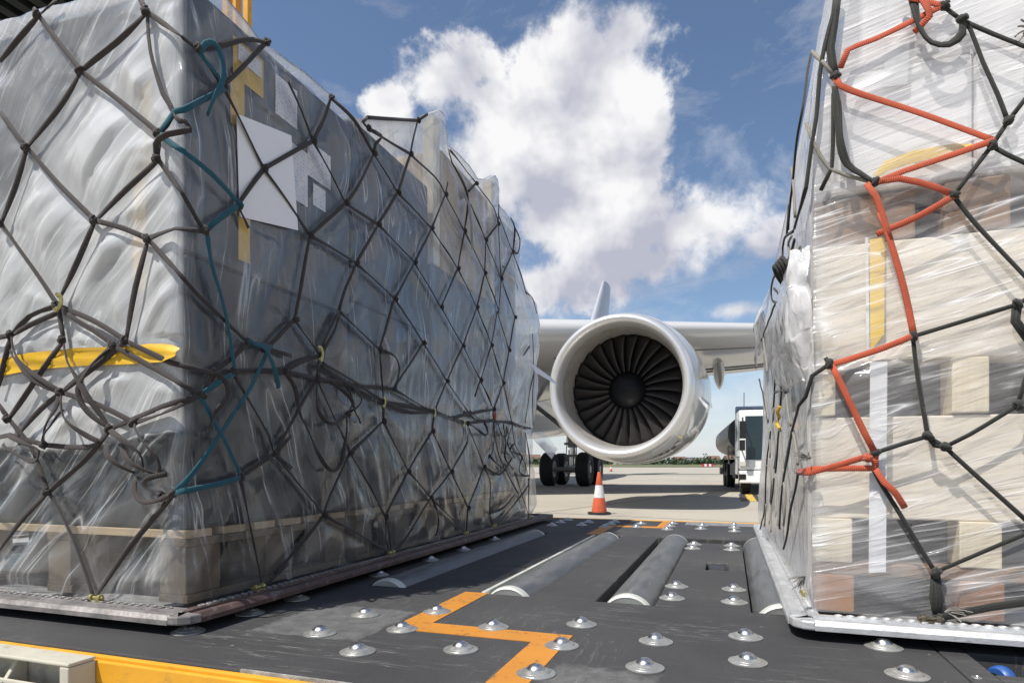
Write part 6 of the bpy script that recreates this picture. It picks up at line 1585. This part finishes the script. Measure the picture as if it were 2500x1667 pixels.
def ac_wheel(x,y):
    q=MB(); T=Matrix.Translation((x,y,.69)); s=1 if x>0 else -1
    q.lathe([(.34,-.235),(.46,-.262),(.60,-.255),(.665,-.20),(.69,-.12),(.69,-.075),(.682,-.07),(.682,-.05),(.69,-.045),(.69,.045),(.682,.05),(.682,.07),(.69,.075),(.69,.12),(.665,.20),(.60,.255),(.46,.262),(.34,.235)],48,T@AX((1,0,0)),0,False)
    q.lathe([(.345,s*.225),(.31,s*.235),(.30,s*.13),(.24,s*.11),(.16,s*.16),(.15,s*.25),(.0,s*.26)],32,T@AX((1,0,0)),1,False)
    q.lathe([(.345,-s*.225),(.26,-s*.235),(.25,-s*.2),(.08,-s*.2)],32,T@AX((1,0,0)),1,False)
    for k in range(9):
        a=k*2*math.pi/9; q.lathe([(.035,s*.10),(.035,s*.15),(0,s*.155)],8,T@AX((1,0,0))@Matrix.Translation((.27*math.cos(a)*.75,.27*math.sin(a)*.75,.0)),1)
    return q.build('wheel',[M['rubber'],M['wheelrim']],gear,smooth=True,angle=35)
for x in (-.74,.74):
    for y in (-1.0,1.0): ac_wheel(x,y)


# ------------------------------------------------------------------ fuel tanker
tk=empty('fuel_tanker',(.27,19.55,0),R(3.9),label='white cabbed grey fuel tanker parked behind the right load',cat='tanker truck')
M['cab']=mat('white_truck_paint',(.80,.81,.82),.25,0,.03,2); M['tank']=mat('grey_tank_paint',(.085,.09,.10),.4,.1,.1,2); M['truckglass']=mat('tinted_truck_glass',(.012,.03,.035),.06,0,.1,2); M['lampg']=mat('clear_lamp_glass',(.6,.58,.55),.1,0,.05,4)
YZ=Matrix(((0,0,1,0),(1,0,0,0),(0,1,0,0),(0,0,0,1)))   # prism outline (y,z), extruded in x
q=MB()
q.prism([(1.30,.55),(1.95,.55),(1.95,2.36),(1.75,2.50),(.55,2.50),(.26,2.38),(.10,1.40),(.05,1.0),(.05,.72),(.42,.72),(.55,1.02),(1.05,1.08)],0,2.42,0,YZ)
q.build('cab',M['cab'],tk,bevel=.05,segs=3)
q=MB(); q.prism([(.0,.34),(.42,.34),(.42,.70),(.02,.70)],-.01,2.43,0,YZ); q.build('bumper',M['cab'],tk,bevel=.03)
q=MB(); q.prism([(-.006,.45),(.2,.40),(.2,.60),(-.004,.60)],-.018,.16,0,YZ); q.build('bumper_intake',M['vent'],tk)
q=MB(); q.prism([(.045,1.02),(.095,1.40),(.25,2.30),(.24,2.30),(.08,1.40),(.033,1.02)],.16,2.26,0,YZ); q.build('windscreen',M['truckglass'],tk)
q=MB(); q.prism([(.40,1.32),(1.30,1.32),(1.30,2.22),(.62,2.22),(.36,2.0)],-.012,.02,0,YZ); q.build('side_window',M['truckglass'],tk)
q=MB(); q.prism([(.30,1.10),(1.42,1.10),(1.42,2.30),(1.40,2.30),(1.40,1.12),(.30,1.12)],-.008,.012,0,YZ); q.build('door_seam',M['blackplastic'],tk)
q=MB(); q.box(-.012,.26,-.012,.045,.82,.98); q.build('headlight',M['lampg'],tk,bevel=.02)
q=MB(); q.box(-.04,.13,-.34,-.26,1.62,2.12); q.box(-.04,.11,-.33,-.26,1.28,1.58); q.tube([(.04,-.30,2.10),(.05,-.26,2.22),(.08,.25,2.24)],.022,8); q.tube([(.04,-.28,1.30),(.06,.1,1.28)],.022,8); q.build('mirror',M['blackplastic'],tk,bevel=.02)
q=MB(); q.box(2.58,2.76,-.10,-.02,1.62,2.16); q.tube([(2.64,-.05,2.14),(2.36,.30,2.34)],.022,8); q.build('mirror',M['blackplastic'],tk,bevel=.02)
q=MB(); q.box(.15,2.27,.6,11.2,.72,.92); q.box(.04,.40,2.2,3.4,.42,.95); q.box(.06,.36,3.5,5.0,.5,.9); q.box(.02,2.4,10.6,11.2,.45,.75); q.build('chassis',M['dark_steel'],tk,bevel=.02)
q=MB(); q.prism([(1.27*math.copysign(abs(math.cos(a))**.7,math.cos(a))+1.10,.66*math.copysign(abs(math.sin(a))**.8,math.sin(a))+1.90) for a in [2*math.pi*k/48 for k in range(48)]],2.55,10.9,0,Matrix(((1,0,0,0),(0,0,1,0),(0,1,0,0),(0,0,0,1)))); q.build('tank',M['tank'],tk,bevel=.08,segs=3)
q=MB(); blue=mat('blue_grey_equipment_frame',(.22,.27,.36),.4,.2,.1,3)
q.box(.05,2.37,2.02,2.45,2.66,2.74); 
for x in (.05,.55,2.3):
    q.box(x,x+.06,2.02,2.09,.95,2.66); q.box(x,x+.06,2.38,2.45,.95,2.66)
q.box(.05,2.37,2.10,2.16,1.0,2.65); q.build('equipment_frame',blue,tk)
q=MB(); 
for yy in (4.1,4.5): q.tube([(-.02,yy,.9),(-.06,yy,1.5),(.02,yy,2.2),(.5,yy,2.62)],.022,6)
for z in (1.1,1.35,1.6,1.85,2.1): q.tube([(-.03+.09*max(0,z-1.5),4.1,z),(-.03+.09*max(0,z-1.5),4.5,z)],.018,6)
q.build('ladder',M['galv'],tk)
q=MB(); q.tube([(.3,2.2,2.7),(.3,2.2,3.2)],.012,6); q.build('aerial',M['blackplastic'],tk)
def tyre(x,y,w=.30):
    q=MB(); T=Matrix.Translation((x,y,.5))@AX((1,0,0)); q.lathe([(.29,-w/2+.02),(.38,-w/2),(.46,-w/2+.01),(.50,-w/2+.05),(.50,w/2-.05),(.46,w/2-.01),(.38,w/2),(.29,w/2-.02)],36,T,0,False)
    q.lathe([(.29,-w/2+.03),(.25,-w/2+.02),(.23,-w/2+.10),(.12,-w/2+.12),(.10,-w/2-.02),(0,-w/2-.03)],28,T,1,False); q.lathe([(.29,w/2-.03),(.25,w/2-.02),(.23,w/2-.1),(0,w/2-.1)],28,T,1,False)
    for k in range(10): a=k*math.pi/5; q.lathe([(.014,-w/2+.01),(.014,-w/2+.10)],6,T@Matrix.Translation((.2*math.cos(a),.2*math.sin(a),0)),1)
    q.build('wheel',[M['rubber'],M['wheelrim']],tk,smooth=True,angle=35)
for y in (.74,6.6,7.9): tyre(.19,y); tyre(2.23,y)
q=MB()
for y in (6.6,7.9): q.lathe([(.56,-.17),(.56,.17)],20,Matrix.Translation((.19,y,.52))@AX((1,0,0)),0,False,-.2+math.pi*0,math.pi+.2); q.build('mudguard',M['blackplastic'],tk)

# ------------------------------------------------------------------ repeats share a group phrase
GROUPS={'carton':'cartons stacked under the film','wooden pallet':'wooden pallets at the foot of the loads','wooden crate':'boarded crates in the right load','air cargo pallet':'metal air pallets on the loader',
'traffic cone':'traffic cones on the apron','house':'small houses beyond the airfield','tape strip':'tape strips on the wrapped loads','label':'paper labels under the film','film flap':'loose flaps of film',
'timber beam':'brown timbers over the upper crate','cargo net':'cargo nets over the loads','plastic wrap':'film wrappings of the loads','lashing strap':'coloured lashing straps','rope end':'frayed rope ends on the right load','wooden post':'pale posts under the film'}
for o in list(bpy.data.objects):
    if o.parent is None and o.get('category') in GROUPS: o['group']=GROUPS[o['category']]
